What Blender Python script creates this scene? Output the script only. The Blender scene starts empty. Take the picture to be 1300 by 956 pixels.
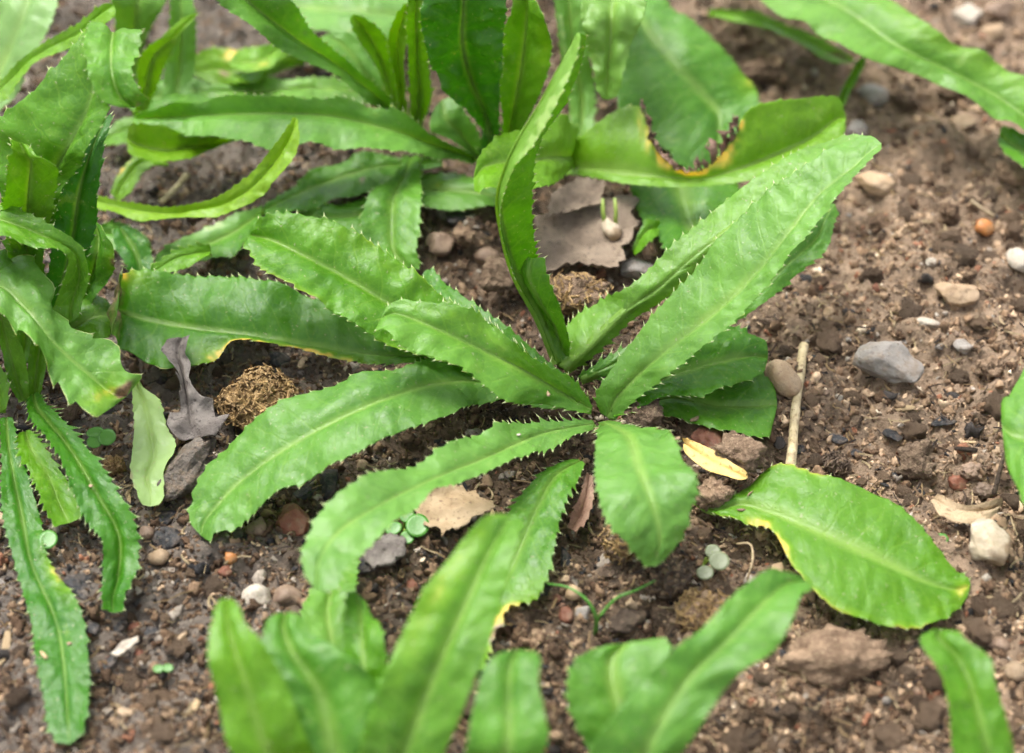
import bpy, bmesh, math, random
import numpy as np
from mathutils import Vector, Matrix

random.seed(7)
rng = np.random.default_rng(11)
sc = bpy.context.scene
COL = sc.collection

# ------------------------------------------------------------------ camera, sky, sun, exposure
PITCH = math.radians(45.0)          # looking down
DIST = 0.75                         # metres from the lens to the soil at the picture's centre
LENS = 60.0
FPX = LENS / 36.0 * 1300.0
CAM = np.array([0.0, -DIST * math.cos(PITCH), DIST * math.sin(PITCH)])
FWD = np.array([0.0, math.cos(PITCH), -math.sin(PITCH)])
RGT = np.array([1.0, 0.0, 0.0])
UPV = np.array([0.0, math.sin(PITCH), math.cos(PITCH)])
cd = bpy.data.cameras.new('camera')
cam = bpy.data.objects.new('camera', cd); COL.objects.link(cam)
cam.location = CAM
cam.rotation_euler = (math.pi / 2 - PITCH, 0, 0)
cd.lens = LENS; cd.sensor_width = 36.0; cd.sensor_fit = 'HORIZONTAL'
cd.clip_start = 0.01; cd.clip_end = 200.0
cd.dof.use_dof = True; cd.dof.focus_distance = 0.715; cd.dof.aperture_fstop = 4.8
sc.camera = cam

SUN_EL, SUN_AZ = math.radians(64), math.radians(-40)   # azimuth from +Y towards +X
w = bpy.data.worlds.new('World'); sc.world = w; w.use_nodes = True
nt = w.node_tree; nt.nodes.clear()
sky = nt.nodes.new('ShaderNodeTexSky'); sky.sky_type = 'NISHITA'; sky.sun_disc = False
sky.sun_elevation = SUN_EL; sky.sun_rotation = SUN_AZ
sky.air_density = 1.0; sky.dust_density = 4.0; sky.ozone_density = 1.0
hsv = nt.nodes.new('ShaderNodeHueSaturation'); hsv.inputs['Saturation'].default_value = 0.25
bg = nt.nodes.new('ShaderNodeBackground'); bg.inputs['Strength'].default_value = 0.12
wo = nt.nodes.new('ShaderNodeOutputWorld')
nt.links.new(sky.outputs[0], hsv.inputs['Color']); nt.links.new(hsv.outputs[0], bg.inputs['Color'])
nt.links.new(bg.outputs[0], wo.inputs['Surface'])
sl = bpy.data.lights.new('sun', 'SUN'); sl.energy = 1.5; sl.angle = math.radians(32); sl.color = (1.0, 0.96, 0.88)
sun = bpy.data.objects.new('sun', sl); COL.objects.link(sun)
sdir = Vector((math.cos(SUN_EL) * math.sin(SUN_AZ), math.cos(SUN_EL) * math.cos(SUN_AZ), math.sin(SUN_EL)))
sun.rotation_euler = sdir.to_track_quat('Z', 'Y').to_euler(); sun.location = sdir * 5
sc.view_settings.view_transform = 'Standard'; sc.view_settings.look = 'None'
sc.view_settings.gamma = 1.0; sc.view_settings.use_curve_mapping = False
sc.view_settings.exposure = 1.58
sc.cycles.use_denoising = True
try:
    sc.cycles.denoiser = 'OPENIMAGEDENOISE'
    sc.cycles.denoising_input_passes = 'RGB_ALBEDO_NORMAL'; sc.cycles.denoising_prefilter = 'FAST'
except Exception:
    pass
sc.cycles.use_adaptive_sampling = True; sc.cycles.adaptive_threshold = 0.03
sc.cycles.max_bounces = 5; sc.cycles.diffuse_bounces = 3; sc.cycles.glossy_bounces = 2; sc.cycles.transmission_bounces = 3; sc.cycles.transparent_max_bounces = 4

# ------------------------------------------------------------------ helpers
def P(px, py, z):
    """pixel of the 1300x956 photograph + height in metres -> point"""
    px = np.asarray(px, float); py = np.asarray(py, float); z = np.asarray(z, float)
    d = FWD + ((px - 650) / FPX)[..., None] * RGT + ((478 - py) / FPX)[..., None] * UPV
    t = (z - CAM[2]) / d[..., 2]
    return CAM + d * t[..., None]

def mpp(px, py):                    # metres per photograph pixel on the soil there
    p = P(px, py, 0.0); return float(np.dot(p - CAM, FWD)) / FPX

def vnoise(p, seed=0):
    """value noise in [-1,1] at points (...,3)"""
    p = np.asarray(p, float)
    i = np.floor(p).astype(np.int64); f = p - i; f = f * f * f * (f * (f * 6 - 15) + 10)
    def h(x, y, z):
        n = (x * 374761393 + y * 668265263 + z * 2147483647 + seed * 1442695041) & 0xFFFFFFFF
        n = ((n ^ (n >> 13)) * 1274126177) & 0xFFFFFFFF
        n = ((n ^ (n >> 16)) * 2246822519) & 0xFFFFFFFF
        return ((n ^ (n >> 15)) & 0xFFFFFF) / float(0x7FFFFF) - 1.0
    r = 0
    for a in (0, 1):
        wx = f[..., 0] if a else 1 - f[..., 0]
        for b in (0, 1):
            wy = f[..., 1] if b else 1 - f[..., 1]
            for c in (0, 1):
                wz = f[..., 2] if c else 1 - f[..., 2]
                r = r + wx * wy * wz * h(i[..., 0] + a, i[..., 1] + b, i[..., 2] + c)
    return r

def fbm(p, octaves=4, seed=0, gain=0.5):
    r = 0; a = 1.0; p = np.asarray(p, float)
    for k in range(octaves):
        r = r + a * vnoise(p * (2.03 ** k) + 17.3 * k, seed + k); a *= gain
    return r

def mesh_from(name, V, F, smooth=True):
    me = bpy.data.meshes.new(name)
    me.from_pydata(np.asarray(V).tolist() if isinstance(V, np.ndarray) else V, [], F)
    if smooth: me.polygons.foreach_set('use_smooth', [True] * len(me.polygons))
    me.update(); return me

def mesh_np(name, V, quads=None, tris=None, smooth=True):
    """fast mesh from numpy arrays"""
    me = bpy.data.meshes.new(name)
    V = np.asarray(V, np.float32)
    me.vertices.add(len(V)); me.vertices.foreach_set('co', V.ravel())
    loops = []; sizes = []
    if quads is not None and len(quads): loops.append(np.asarray(quads, np.int32).ravel()); sizes.append(np.full(len(quads), 4, np.int32))
    if tris is not None and len(tris): loops.append(np.asarray(tris, np.int32).ravel()); sizes.append(np.full(len(tris), 3, np.int32))
    L = np.concatenate(loops); S = np.concatenate(sizes)
    me.loops.add(len(L)); me.loops.foreach_set('vertex_index', L)
    me.polygons.add(len(S))
    st = np.concatenate([[0], np.cumsum(S)[:-1]]).astype(np.int32)
    me.polygons.foreach_set('loop_start', st)
    me.polygons.foreach_set('loop_total', S)
    me.polygons.foreach_set('use_smooth', np.full(len(S), smooth))
    me.update(calc_edges=True); me.validate(); return me

def link(name, me, mat=None, parent=None, loc=None, rot=None):
    o = bpy.data.objects.new(name, me); COL.objects.link(o)
    if mat is not None and not me.materials: me.materials.append(mat)
    if parent is not None: o.parent = parent
    if loc is not None: o.location = loc
    if rot is not None: o.rotation_euler = rot
    return o

def tag(o, label, cat, group=None):
    o['label'] = label; o['category'] = cat
    if group: o['group'] = group
    return o

# ------------------------------------------------------------------ node helpers and materials
class NT:
    def __init__(s, name):
        s.m = bpy.data.materials.new(name); s.m.use_nodes = True
        s.t = s.m.node_tree; s.t.nodes.clear()
        s.out = s.t.nodes.new('ShaderNodeOutputMaterial')
    def n(s, ty, **kw):
        x = s.t.nodes.new('ShaderNode' + ty)
        for k, v in kw.items(): setattr(x, k, v)
        return x
    def put(s, sock, v):
        if v is None: return
        if hasattr(v, 'is_linked') or isinstance(v, bpy.types.NodeSocket): s.t.links.new(v, sock)
        elif isinstance(v, (tuple, list)) and len(v) == 3 and sock.type == 'RGBA': sock.default_value = (*v, 1)
        else: sock.default_value = v
    def math(s, op, a, b=None, c=None, clamp=False):
        x = s.n('Math', operation=op, use_clamp=clamp)
        s.put(x.inputs[0], a); s.put(x.inputs[1], b)
        if c is not None: s.put(x.inputs[2], c)
        return x.outputs[0]
    def mix(s, f, a, b, blend='MIX'):
        x = s.n('Mix', data_type='RGBA', blend_type=blend)
        s.put(x.inputs[0], f); s.put(x.inputs[6], a); s.put(x.inputs[7], b)
        return x.outputs[2]
    def ramp(s, v, lo, hi, to0=0.0, to1=1.0, smooth=True):
        x = s.n('MapRange', clamp=True)
        x.interpolation_type = 'SMOOTHSTEP' if smooth else 'LINEAR'
        s.put(x.inputs[0], v); s.put(x.inputs[1], lo); s.put(x.inputs[2], hi); s.put(x.inputs[3], to0); s.put(x.inputs[4], to1)
        return x.outputs[0]
    def noise(s, scale, detail=4.0, rough=0.55, vec=None, dist=0.0):
        x = s.n('TexNoise'); s.put(x.inputs['Scale'], scale); s.put(x.inputs['Detail'], detail)
        s.put(x.inputs['Roughness'], rough); s.put(x.inputs['Distortion'], dist)
        if vec is not None: s.put(x.inputs['Vector'], vec)
        return x.outputs['Fac']
    def objco(s): return s.n('TexCoord').outputs['Object']
    def attr(s, name): return s.n('Attribute', attribute_name=name)
    def bump(s, h, strength=0.5, dist=0.001, normal=None):
        x = s.n('Bump'); s.put(x.inputs['Strength'], strength); s.put(x.inputs['Distance'], dist); s.put(x.inputs['Height'], h)
        if normal is not None: s.put(x.inputs['Normal'], normal)
        return x.outputs[0]
    def princ(s, col, rough=0.8, normal=None, spec=0.3):
        x = s.n('BsdfPrincipled'); s.put(x.inputs['Base Color'], col); s.put(x.inputs['Roughness'], rough)
        s.put(x.inputs['Specular IOR Level'], spec)
        if normal is not None: s.put(x.inputs['Normal'], normal)
        return x.outputs[0]
    def done(s, sh): s.t.links.new(sh, s.out.inputs['Surface']); return s.m

def make_leaf_material():
    g = NT('leaf_blade')
    lf = g.n('SeparateXYZ'); g.t.links.new(g.attr('lf').outputs['Vector'], lf.inputs[0])
    S, V, SIDE = lf.outputs[0], lf.outputs[1], lf.outputs[2]
    ta = g.attr('tint'); tc = g.n('SeparateColor'); g.t.links.new(ta.outputs['Color'], tc.inputs[0])
    YEL, BRN, PALE, DARK = tc.outputs[0], tc.outputs[1], tc.outputs[2], ta.outputs['Alpha']
    co = g.objco()
    n1 = g.noise(45, 2, 0.6, co); n2 = g.noise(260, 3, 0.6, co); n3 = g.noise(1200, 1, 0.5, co)
    av = g.math('ABSOLUTE', V)
    base = g.mix(g.ramp(n1, 0.3, 0.7), (0.052, 0.195, 0.004), (0.112, 0.320, 0.010))
    base = g.mix(g.math('MULTIPLY', g.ramp(n2, 0.35, 0.75), 0.35), base, (0.15, 0.36, 0.025))
    # lateral veins: oblique lines that leave the midrib towards the margin
    ph = g.math('ADD', g.math('MULTIPLY', S, 0.85), g.math('MULTIPLY', av, -1.15))
    ph = g.math('ADD', ph, g.math('MULTIPLY', n1, 0.8))
    tri = g.math('ABSOLUTE', g.math('SUBTRACT', g.math('FRACT', ph), 0.5))
    vein = g.ramp(tri, 0.0, 0.075, 1.0, 0.0)
    vein = g.math('MULTIPLY', vein, g.ramp(av, 0.96, 0.55, 0.25, 1.0))
    vo = g.n('TexVoronoi', feature='DISTANCE_TO_EDGE'); g.put(vo.inputs['Scale'], 300.0)
    wv = g.n('VectorMath', operation='ADD'); nz = g.n('TexNoise'); g.put(nz.inputs['Scale'], 180.0); g.put(nz.inputs['Vector'], co)
    sc_ = g.n('VectorMath', operation='SCALE'); g.t.links.new(nz.outputs['Color'], sc_.inputs[0]); sc_.inputs['Scale'].default_value = 0.004
    g.t.links.new(co, wv.inputs[0]); g.t.links.new(sc_.outputs[0], wv.inputs[1]); g.t.links.new(wv.outputs[0], vo.inputs['Vector'])
    net = g.ramp(vo.outputs['Distance'], 0.0, 0.10, 1.0, 0.0)
    base = g.mix(g.math('MULTIPLY', net, 0.28), base, (0.18, 0.39, 0.03))
    base = g.mix(g.math('MULTIPLY', vein, 0.26), base, (0.25, 0.44, 0.05))
    base = g.mix(g.math('MULTIPLY', DARK, 0.75), base, (0.018, 0.150, 0.003))
    # pale leaves, with some sky sheen put into the colour, and yellow leaves
    base = g.mix(g.math('MULTIPLY', PALE, g.ramp(n1, 0.2, 0.8, 0.7, 1.0)), base, (0.215, 0.400, 0.115))
    base = g.mix(g.ramp(PALE, 0.72, 1.0, 0.0, 0.85), base, (0.44, 0.56, 0.34))
    yn = g.math('MULTIPLY', YEL, g.ramp(n2, 0.2, 0.8, 0.75, 1.15), clamp=True)
    ycol = g.mix(g.ramp(YEL, 0.5, 1.0), (0.235, 0.42, 0.006), (0.72, 0.58, 0.13))
    base = g.mix(yn, base, ycol)
    # midrib
    mw = g.ramp(S, 0.0, 12.0, 0.34, 0.11, smooth=False)
    mr = g.ramp(g.math('DIVIDE', av, mw), 0.15, 1.0, 1.0, 0.0)
    base = g.mix(g.math('MULTIPLY', mr, g.ramp(n1, 0.3, 0.7, 0.22, 0.5)), base, (0.35, 0.50, 0.13))
    base = g.mix(g.math('MULTIPLY', SIDE, 0.45), base, (0.21, 0.38, 0.05))
    edge = g.ramp(av, 1.02, 1.085)
    base = g.mix(g.math('MULTIPLY', edge, 0.8), base, (0.62, 0.66, 0.36))
    # scald spots, dust specks
    sp = g.ramp(g.noise(700, 1, 0.4, co), 0.70, 0.76)
    base = g.mix(g.math('MULTIPLY', sp, 0.5), base, (0.42, 0.40, 0.28))
    sc2 = g.math('MULTIPLY', g.ramp(g.noise(95, 5, 0.7, co), 0.60, 0.72), 0.35)
    base = g.mix(sc2, base, (0.29, 0.42, 0.09))
    bcol = g.mix(g.ramp(n2, 0.3, 0.7), (0.085, 0.048, 0.025), (0.26, 0.17, 0.09))
    base = g.mix(g.ramp(BRN, 0.25, 0.75), base, bcol)
    h = g.math('ADD', g.math('MULTIPLY', net, -0.35), g.math('MULTIPLY', vein, -0.4))
    h = g.math('ADD', h, g.math('MULTIPLY', n2, 1.3)); h = g.math('ADD', h, g.math('MULTIPLY', n3, 0.25))
    h = g.math('ADD', h, g.math('MULTIPLY', g.ramp(g.math('DIVIDE', av, mw), 0.0, 0.45, 1.0, 0.0), -0.45))
    nrm = g.bump(h, 0.30, 0.0006)
    pr = g.princ(base, g.ramp(n2, 0.2, 0.8, 0.33, 0.50), nrm, 0.5)
    tl = g.n('BsdfTranslucent'); g.put(tl.inputs['Color'], g.mix(1.0, base, (2.25, 1.8, 0.2), 'MULTIPLY')); g.t.links.new(nrm, tl.inputs['Normal'])
    mx = g.n('MixShader'); g.put(mx.inputs[0], g.math('MULTIPLY', 0.46, g.ramp(BRN, 0.2, 0.8, 1.0, 0.2)))
    g.t.links.new(pr, mx.inputs[1]); g.t.links.new(tl.outputs[0], mx.inputs[2])
    return g.done(mx.outputs[0])

def make_soil_material():
    g = NT('soil')
    co = g.objco()
    a = g.noise(16, 3, 0.5, co); b = g.noise(110, 6, 0.65, co); c = g.noise(520, 6, 0.7, co); d = g.noise(1900, 3, 0.6, co)
    col = g.mix(g.ramp(b, 0.30, 0.68), (0.042, 0.028, 0.018), (0.195, 0.135, 0.090))
    col = g.mix(g.math('MULTIPLY', g.ramp(c, 0.45, 0.72), 0.65), col, (0.32, 0.235, 0.165))
    sx = g.n('SeparateXYZ'); g.t.links.new(co, sx.inputs[0])
    rt = g.math('ADD', sx.outputs[0], g.math('MULTIPLY', g.math('SUBTRACT', a, 0.5), 0.25))
    col = g.mix(g.math('MULTIPLY', g.ramp(rt, 0.02, 0.16), g.ramp(b, 0.3, 0.6, 0.25, 0.8)), col, (0.40, 0.285, 0.195))
    col = g.mix(g.ramp(rt, -0.02, -0.16, 0.0, 0.6), col, (0.215, 0.192, 0.170))
    col = g.mix(g.math('MULTIPLY', g.ramp(d, 0.60, 0.75), 0.5), col, (0.42, 0.33, 0.24))
    col = g.mix(g.math('MULTIPLY', g.ramp(g.noise(330, 3, 0.6, co), 0.60, 0.70), 0.7), col, (0.022, 0.020, 0.019))
    h = g.math('ADD', g.math('MULTIPLY', c, 1.0), g.math('MULTIPLY', d, 0.35)); h = g.math('ADD', h, g.math('MULTIPLY', b, 1.5))
    return g.done(g.princ(col, g.ramp(b, 0.3, 0.7, 0.75, 0.95), g.bump(h, 0.9, 0.003), 0.25))

def make_grain_material():
    """crumbs: colour per crumb from an attribute, plus grain"""
    g = NT('crumb'); co = g.objco()
    c = g.attr('col').outputs['Color']; n = g.noise(900, 4, 0.65, co)
    col = g.mix(1.0, c, g.mix(n, (0.55, 0.53, 0.5), (1.5, 1.46, 1.4)), 'MULTIPLY')
    return g.done(g.princ(col, 0.85, g.bump(g.noise(2200, 3, 0.6, co), 0.7, 0.0006), 0.25))

def rock_mat(name, c1, c2, c3=None, scale=120, rough=0.75, bump=0.5, bscale=600, dist=0.0008, spec=0.3, per_obj=0.0, stain=None, dust=0.55):
    g = NT(name); co = g.objco()
    col = g.mix(g.ramp(g.noise(scale, 5, 0.6, co), 0.32, 0.68), c1, c2)
    if c3: col = g.mix(g.math('MULTIPLY', g.ramp(g.noise(scale * 4.3, 4, 0.65, co), 0.52, 0.70), 0.8), col, c3)
    if stain: col = g.mix(g.math('MULTIPLY', g.ramp(g.noise(scale * .45, 4, 0.6, co), 0.48, 0.62), 0.85), col, stain)
    dn = g.math('MULTIPLY', g.ramp(g.noise(scale * 1.7, 4, 0.7, co), 0.44, 0.66), dust)
    col = g.mix(dn, col, (0.21, 0.148, 0.100))
    if per_obj:
        r = g.n('ObjectInfo').outputs['Random']
        col = g.mix(1.0, col, g.mix(r, (1 - per_obj,) * 3, (1 + per_obj * 1.25, 1 + per_obj * 1.05, 1 + per_obj * .85)), 'MULTIPLY')
    h = g.math('ADD', g.noise(bscale, 5, 0.65, co), g.math('MULTIPLY', g.noise(bscale * .25, 3, 0.6, co), 1.6))
    return g.done(g.princ(col, rough, g.bump(h, bump, dist), spec))

M = {}
M['leaf'] = make_leaf_material()
M['soil'] = make_soil_material()
M['crumb'] = make_grain_material()
M['clod'] = rock_mat('clod_soil', (0.14, 0.094, 0.062), (0.31, 0.220, 0.150), (0.44, 0.33, 0.235), 150, 0.92, 0.95, 700, 0.0018, 0.2, 0.28)
M['clod_dark'] = rock_mat('clod_dark_soil', (0.065, 0.042, 0.027), (0.18, 0.120, 0.078), (0.28, 0.20, 0.135), 150, 0.92, 0.95, 700, 0.0018, 0.2, 0.2)
M['dung'] = rock_mat('fibrous_dung', (0.12, 0.070, 0.026), (0.32, 0.20, 0.080), (0.50, 0.36, 0.18), 260, 0.85, 1.0, 900, 0.0018, 0.2)
M['grey_stone'] = rock_mat('grey_stone', (0.20, 0.180, 0.160), (0.32, 0.29, 0.26), (0.13, 0.11, 0.10), 90, 0.6, 0.5, 700, 0.0007, 0.35)
M['cream_stone'] = rock_mat('cream_stone', (0.36, 0.29, 0.20), (0.52, 0.46, 0.36), (0.36, 0.27, 0.16), 90, 0.7, 0.6, 500, 0.0009, 0.3, 0, (0.24, 0.155, 0.08))
M['white_stone'] = rock_mat('white_stone', (0.34, 0.295, 0.235), (0.52, 0.47, 0.40), (0.35, 0.28, 0.2), 120, 0.75, 0.6, 600, 0.0008, 0.3)
M['tan_stone'] = rock_mat('tan_stone', (0.27, 0.185, 0.11), (0.42, 0.32, 0.215), (0.20, 0.13, 0.08), 120, 0.65, 0.5, 500, 0.0007, 0.35, 0.3)
M['orange_stone'] = rock_mat('orange_stone', (0.34, 0.125, 0.035), (0.48, 0.215, 0.06), (0.26, 0.08, 0.035), 110, 0.5, 0.35, 500, 0.0005, 0.4, 0.15)
M['red_stone'] = rock_mat('red_brown_stone', (0.13, 0.048, 0.028), (0.235, 0.098, 0.060), (0.09, 0.045, 0.03), 130, 0.65, 0.55, 500, 0.0007, 0.3, 0.2)
M['brown_stone'] = rock_mat('brown_stone', (0.14, 0.094, 0.066), (0.235, 0.17, 0.125), (0.09, 0.06, 0.045), 130, 0.6, 0.45, 500, 0.0006, 0.35, 0.25)
M['charcoal'] = rock_mat('charcoal', (0.012, 0.013, 0.016), (0.034, 0.036, 0.040), (0.07, 0.068, 0.068), 200, 0.6, 0.7, 600, 0.001, 0.35, 0.3, None, 0.3)
M['bark'] = rock_mat('grey_bark', (0.10, 0.085, 0.070), (0.20, 0.175, 0.15), (0.05, 0.040, 0.033), 150, 0.9, 1.0, 420, 0.0022, 0.2)
M['wood'] = rock_mat('rotten_wood', (0.055, 0.040, 0.030), (0.135, 0.105, 0.082), (0.03, 0.022, 0.017), 150, 0.85, 0.9, 420, 0.0016, 0.2, 0.3)
M['flake'] = rock_mat('dung_flake', (0.17, 0.098, 0.036), (0.40, 0.26, 0.108), (0.58, 0.44, 0.25), 240, 0.7, 0.4, 900, 0.0005, 0.3, 0, None, 0.2)
M['straw'] = rock_mat('straw', (0.27, 0.195, 0.105), (0.47, 0.38, 0.24), (0.16, 0.10, 0.05), 200, 0.6, 0.5, 900, 0.0006, 0.3, 0.35)
M['cane'] = rock_mat('dry_cane', (0.38, 0.30, 0.165), (0.56, 0.47, 0.29), (0.20, 0.13, 0.06), 130, 0.55, 0.4, 700, 0.0005, 0.35)
def dry_leaf_mat(name, c1, c2, c3):
    g = NT(name); co = g.objco()
    col = g.mix(g.ramp(g.noise(70, 5, 0.6, co), 0.3, 0.7), c1, c2)
    col = g.mix(g.math('MULTIPLY', g.ramp(g.noise(480, 4, 0.6, co), 0.56, 0.68), 0.8), col, c3)
    nrm = g.bump(g.math('ADD', g.noise(300, 5, 0.6, co), g.noise(900, 3, 0.6, co)), 0.6, 0.001)
    return g.done(g.princ(col, 0.65, nrm, 0.3))
M['dry_tan'] = dry_leaf_mat('dry_tan_leaf', (0.27, 0.185, 0.105), (0.40, 0.30, 0.19), (0.12, 0.075, 0.04))
M['dry_brown'] = dry_leaf_mat('dry_brown_leaf', (0.115, 0.083, 0.058), (0.235, 0.18, 0.13), (0.06, 0.042, 0.03))
M['dry_grey'] = dry_leaf_mat('dry_grey_leaf', (0.085, 0.070, 0.062), (0.20, 0.175, 0.155), (0.035, 0.027, 0.024))
M['dry_rust'] = dry_leaf_mat('dry_rust_leaf', (0.16, 0.085, 0.055), (0.29, 0.19, 0.14), (0.07, 0.04, 0.03))
M['dry_yellow'] = dry_leaf_mat('dry_yellow_leaf', (0.58, 0.36, 0.10), (0.70, 0.52, 0.20), (0.30, 0.17, 0.06))
def sprout_mat(name, c1, c2):
    g = NT(name); co = g.objco()
    col = g.mix(g.noise(180, 3, 0.5, co), c1, c2)
    pr = g.princ(col, 0.32, g.bump(g.noise(500, 2, 0.5, co), 0.2, 0.0004), 0.5)
    tl = g.n('BsdfTranslucent'); g.put(tl.inputs[0], g.mix(1.0, col, (1.5, 1.3, 0.5), 'MULTIPLY'))
    mx = g.n('MixShader'); mx.inputs[0].default_value = 0.3
    g.t.links.new(pr, mx.inputs[1]); g.t.links.new(tl.outputs[0], mx.inputs[2]); return g.done(mx.outputs[0])
M['sprout'] = sprout_mat('sprout_green', (0.065, 0.22, 0.025), (0.12, 0.32, 0.055))
M['spine'] = sprout_mat('spine_tip', (0.42, 0.50, 0.24), (0.58, 0.62, 0.36))
M['sprout_grey'] = sprout_mat('sprout_grey_green', (0.20, 0.24, 0.13), (0.29, 0.32, 0.19))
M['sprout_stem'] = sprout_mat('sprout_stem', (0.24, 0.36, 0.05), (0.34, 0.44, 0.10))

# ------------------------------------------------------------------ leaf data
# stations base -> tip: (Lx,Ly, Mx,My, Rx,Ry, z_cm[, dzL, dzR]); last entry is the tip (x, y, z_cm)
# options: y/b/p/d = overall yellow, brown, pale, dark; spots = (kind, station position 0..1, v, ru, rv, strength)
LEAVES = []
def leaf(plant, st, tip, **kw): LEAVES.append(dict(plant=plant, st=st, tip=tip, **kw))

# --- the rosette in the middle
leaf('main', [(762,524,770,530,780,534,.8),(758,498,786,500,806,508,1.8),(811,424,838,451,856,469,3.6),(866,362,904,400,920,416,5.2),
  (913,306,957,350,971,363,6.6),(960,257,1000,297,1012,310,7.9),(1013,220,1041,245,1054,259,9.0),(1056,187,1082,213,1089,219,9.8),(1092,173,1104,193,1107,198,10.1)],
  (1119,182,10.3), p=.5, y=.06, dl=.05, dr=.12, bulge=.05, rnd=1.4, wave=.0007, th=.0012)
leaf('main', [(705,462,715,468,722,475,.9),(722,410,745,440,752,452,1.8),(763,382,790,398,800,408,2.8),(804,360,836,366,846,378,3.8),
  (851,316,878,328,890,341,4.8),(906,267,935,284,947,297,5.8),(963,226,990,245,1002,257,6.7),(1022,188,1042,205,1052,215,7.4),(1060,177,1072,186,1078,192,7.7)],
  (1096,173,8.0), p=.4, y=.2, dl=-.1, dr=-.5, bulge=.05, rnd=1.4, wave=.0012, spots=[('y',.45,1.0,.3,.5,.45)])  # yellow spot paints the translucent glow of the near half
leaf('main', [(703,456,708,462,720,458,1,.1,.1),(680,400,686,407,706,398,2.6,.2,0),(652,347,655,350,684,346,5,.3,0),(635,285,637,285,676,285,8,.4,-.3),
  (638,253,634,249,676,250,9.6,.5,-.4),(650,216,645,210,676,208,11,.6,-.4),(676,184,661,176,688,180,12.1,.6,-.6),(701,140,686,135,714,133,13.4,.6,-.7),(723,94,708,93,736,90,14.6,.5,-.6),(733,62,728,57,743,58,15.4,.3,-.3)],
  (735,41,15.8), y=.18, d=.35, bulge=0, crumple=.0005, wave=.0005, rnd=1.2, tooth=.0042,th=.0014, spots=[('p',.82,-.9,.25,.75,1.)])  # pale underside, its sky sheen painted into the pale spot
leaf('main', [(712,452,716,457,722,452,1),(694,402,703,413,721,424,2.4),(665,362,684,382,707,383,4),(656,337,671,353,694,345,5.2)], (675,328,6),
  dl=.1, dr=.3, y=.1, p=.1, bulge=.05, crumple=.0005, wave=.0005, th=.0011)
leaf('main', [(735,508,738,514,735,520,.9),(640,425,640,455,640,478,2.2),(573,385,555,425,545,456,3.2),(516,341,498,388,470,424,4.2),
  (454,300,430,347,410,385,5.0),(400,279,380,321,354,353,5.5),(356,272,347,305,328,336,5.6),(336,278,328,300,318,318,5.5)], (317,298,5.4),
  d=.2, y=.12, ey=.7, dl=.7, dr=.1, crumple=.0017, wave=.001, spots=[('d',.75,.35,.1,.35,.8),('y',.7,-.8,.35,.35,.28)])  # yellow spot puts light shining through the upper half into the tint
leaf('main', [(745,500,745,508,742,514,.9),(690,452,680,465,675,480,1.8),(626,406,610,425,600,445,2.4),(570,362,560,385,550,410,2.7)], (536,349,2.6), d=.4, lo=1)
leaf('main', [(752,515,752,520,748,526,1.1,.1,.1),(728,483,716,499,698,514,2,.6,.1),(664,447,664,468,640,508,3.4,.8,.1),(620,407,606,441,590,469,4.6,.6,.1),
  (575,390,556,417,530,446,5.3,.5,.1),(530,380,517,401,502,431,5.6,.4,.1),(506,380,499,397,488,419,5.6,.3,.1)], (484,403,5.5),
  p=.3, y=.1, crumple=.0009, th=.0016, spots=[('y',.6,-.6,.4,.45,.35),('d',.15,.5,.2,.8,.5)])  # upper half's backlit lime is painted in by the yellow spot
leaf('main', [(730,510,730,516,730,522,.9),(625,470,625,485,625,505,2),(560,457,560,485,575,524,2.8),(500,466,480,509,490,551,3.2),
  (419,488,415,539,440,583,3.0),(344,523,357,572,377,611,2.4),(281,570,302,613,325,645,1.6),(250,612,274,643,297,667,1.1),(240,645,259,663,272,677,.8)], (255,680,.6),
  p=.36, d=.2, dl=.1, dr=.25, bulge=.08, crumple=.0012, spots=[('d',.45,-.5,.15,.5,.5)])
leaf('main', [(752,533,755,537,754,543,1),(686,535,690,549,700,566,2),(605,550,612,583,622,596,3.6),(520,593,540,612,556,621,4.8),
  (458,612,474,645,502,662,5.6),(409,647,428,676,462,694,5.8),(384,695,405,711,433,723,5.8)], (401,749,5.6), p=.55, dl=.12, dr=.2, bulge=.06, th=.0014)
leaf('main', [(761,536,766,534,774,533,1,.05,.05),(757,570,800,556,846,549,4.2,.1,.1),(757,605,811,592,872,590,5,.2,.2),(766,643,825,628,884,622,5.2,.2,.2),
  (785,677,836,662,875,653,4.8,.1,.1),(806,699,838,690,863,680,4.2,0,0)], (832,719,3.5), p=.45, d=.15, bulge=.05, crumple=.0013, rnd=1.4, rpow=.8, tooth=.004, spots=[('d',.72,.1,.06,.3,.6)])
leaf('main', [(725,582,738,585,742,590,.9),(690,597,706,602,730,615,1.3),(655,635,683,642,711,655,1.4),(635,680,662,690,702,705,1.3),(615,730,642,735,684,755,1.1),
  (598,780,622,774,645,769,.9),(590,825,606,825,619,828,.8)], (602,852,.7), d=.1, p=.15, dl=.1, dr=.2, th=.0019,
  spots=[('y',.80,1.0,.16,.55,1.),('b',.86,1.0,.05,.3,.9),('p',.5,0,.25,.5,.4)])
leaf('main', [(775,522,776,526,780,531,.9),(830,455,845,480,850,500,2),(885,425,890,465,890,502,2.2),(930,416,930,456,925,491,2.2),(958,430,957,451,952,480,2)], (975,455,1.8), d=.3, crumple=.0018)
leaf('main', [(790,516,790,520,790,525,.8),(840,490,850,505,855,525,.8),(915,478,915,515,905,545,.9),(960,475,960,515,955,556,.9),(980,480,982,512,978,548,.9)], (987,514,.8), d=.25, p=.1, rnd=6, crumple=.0014)
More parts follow.
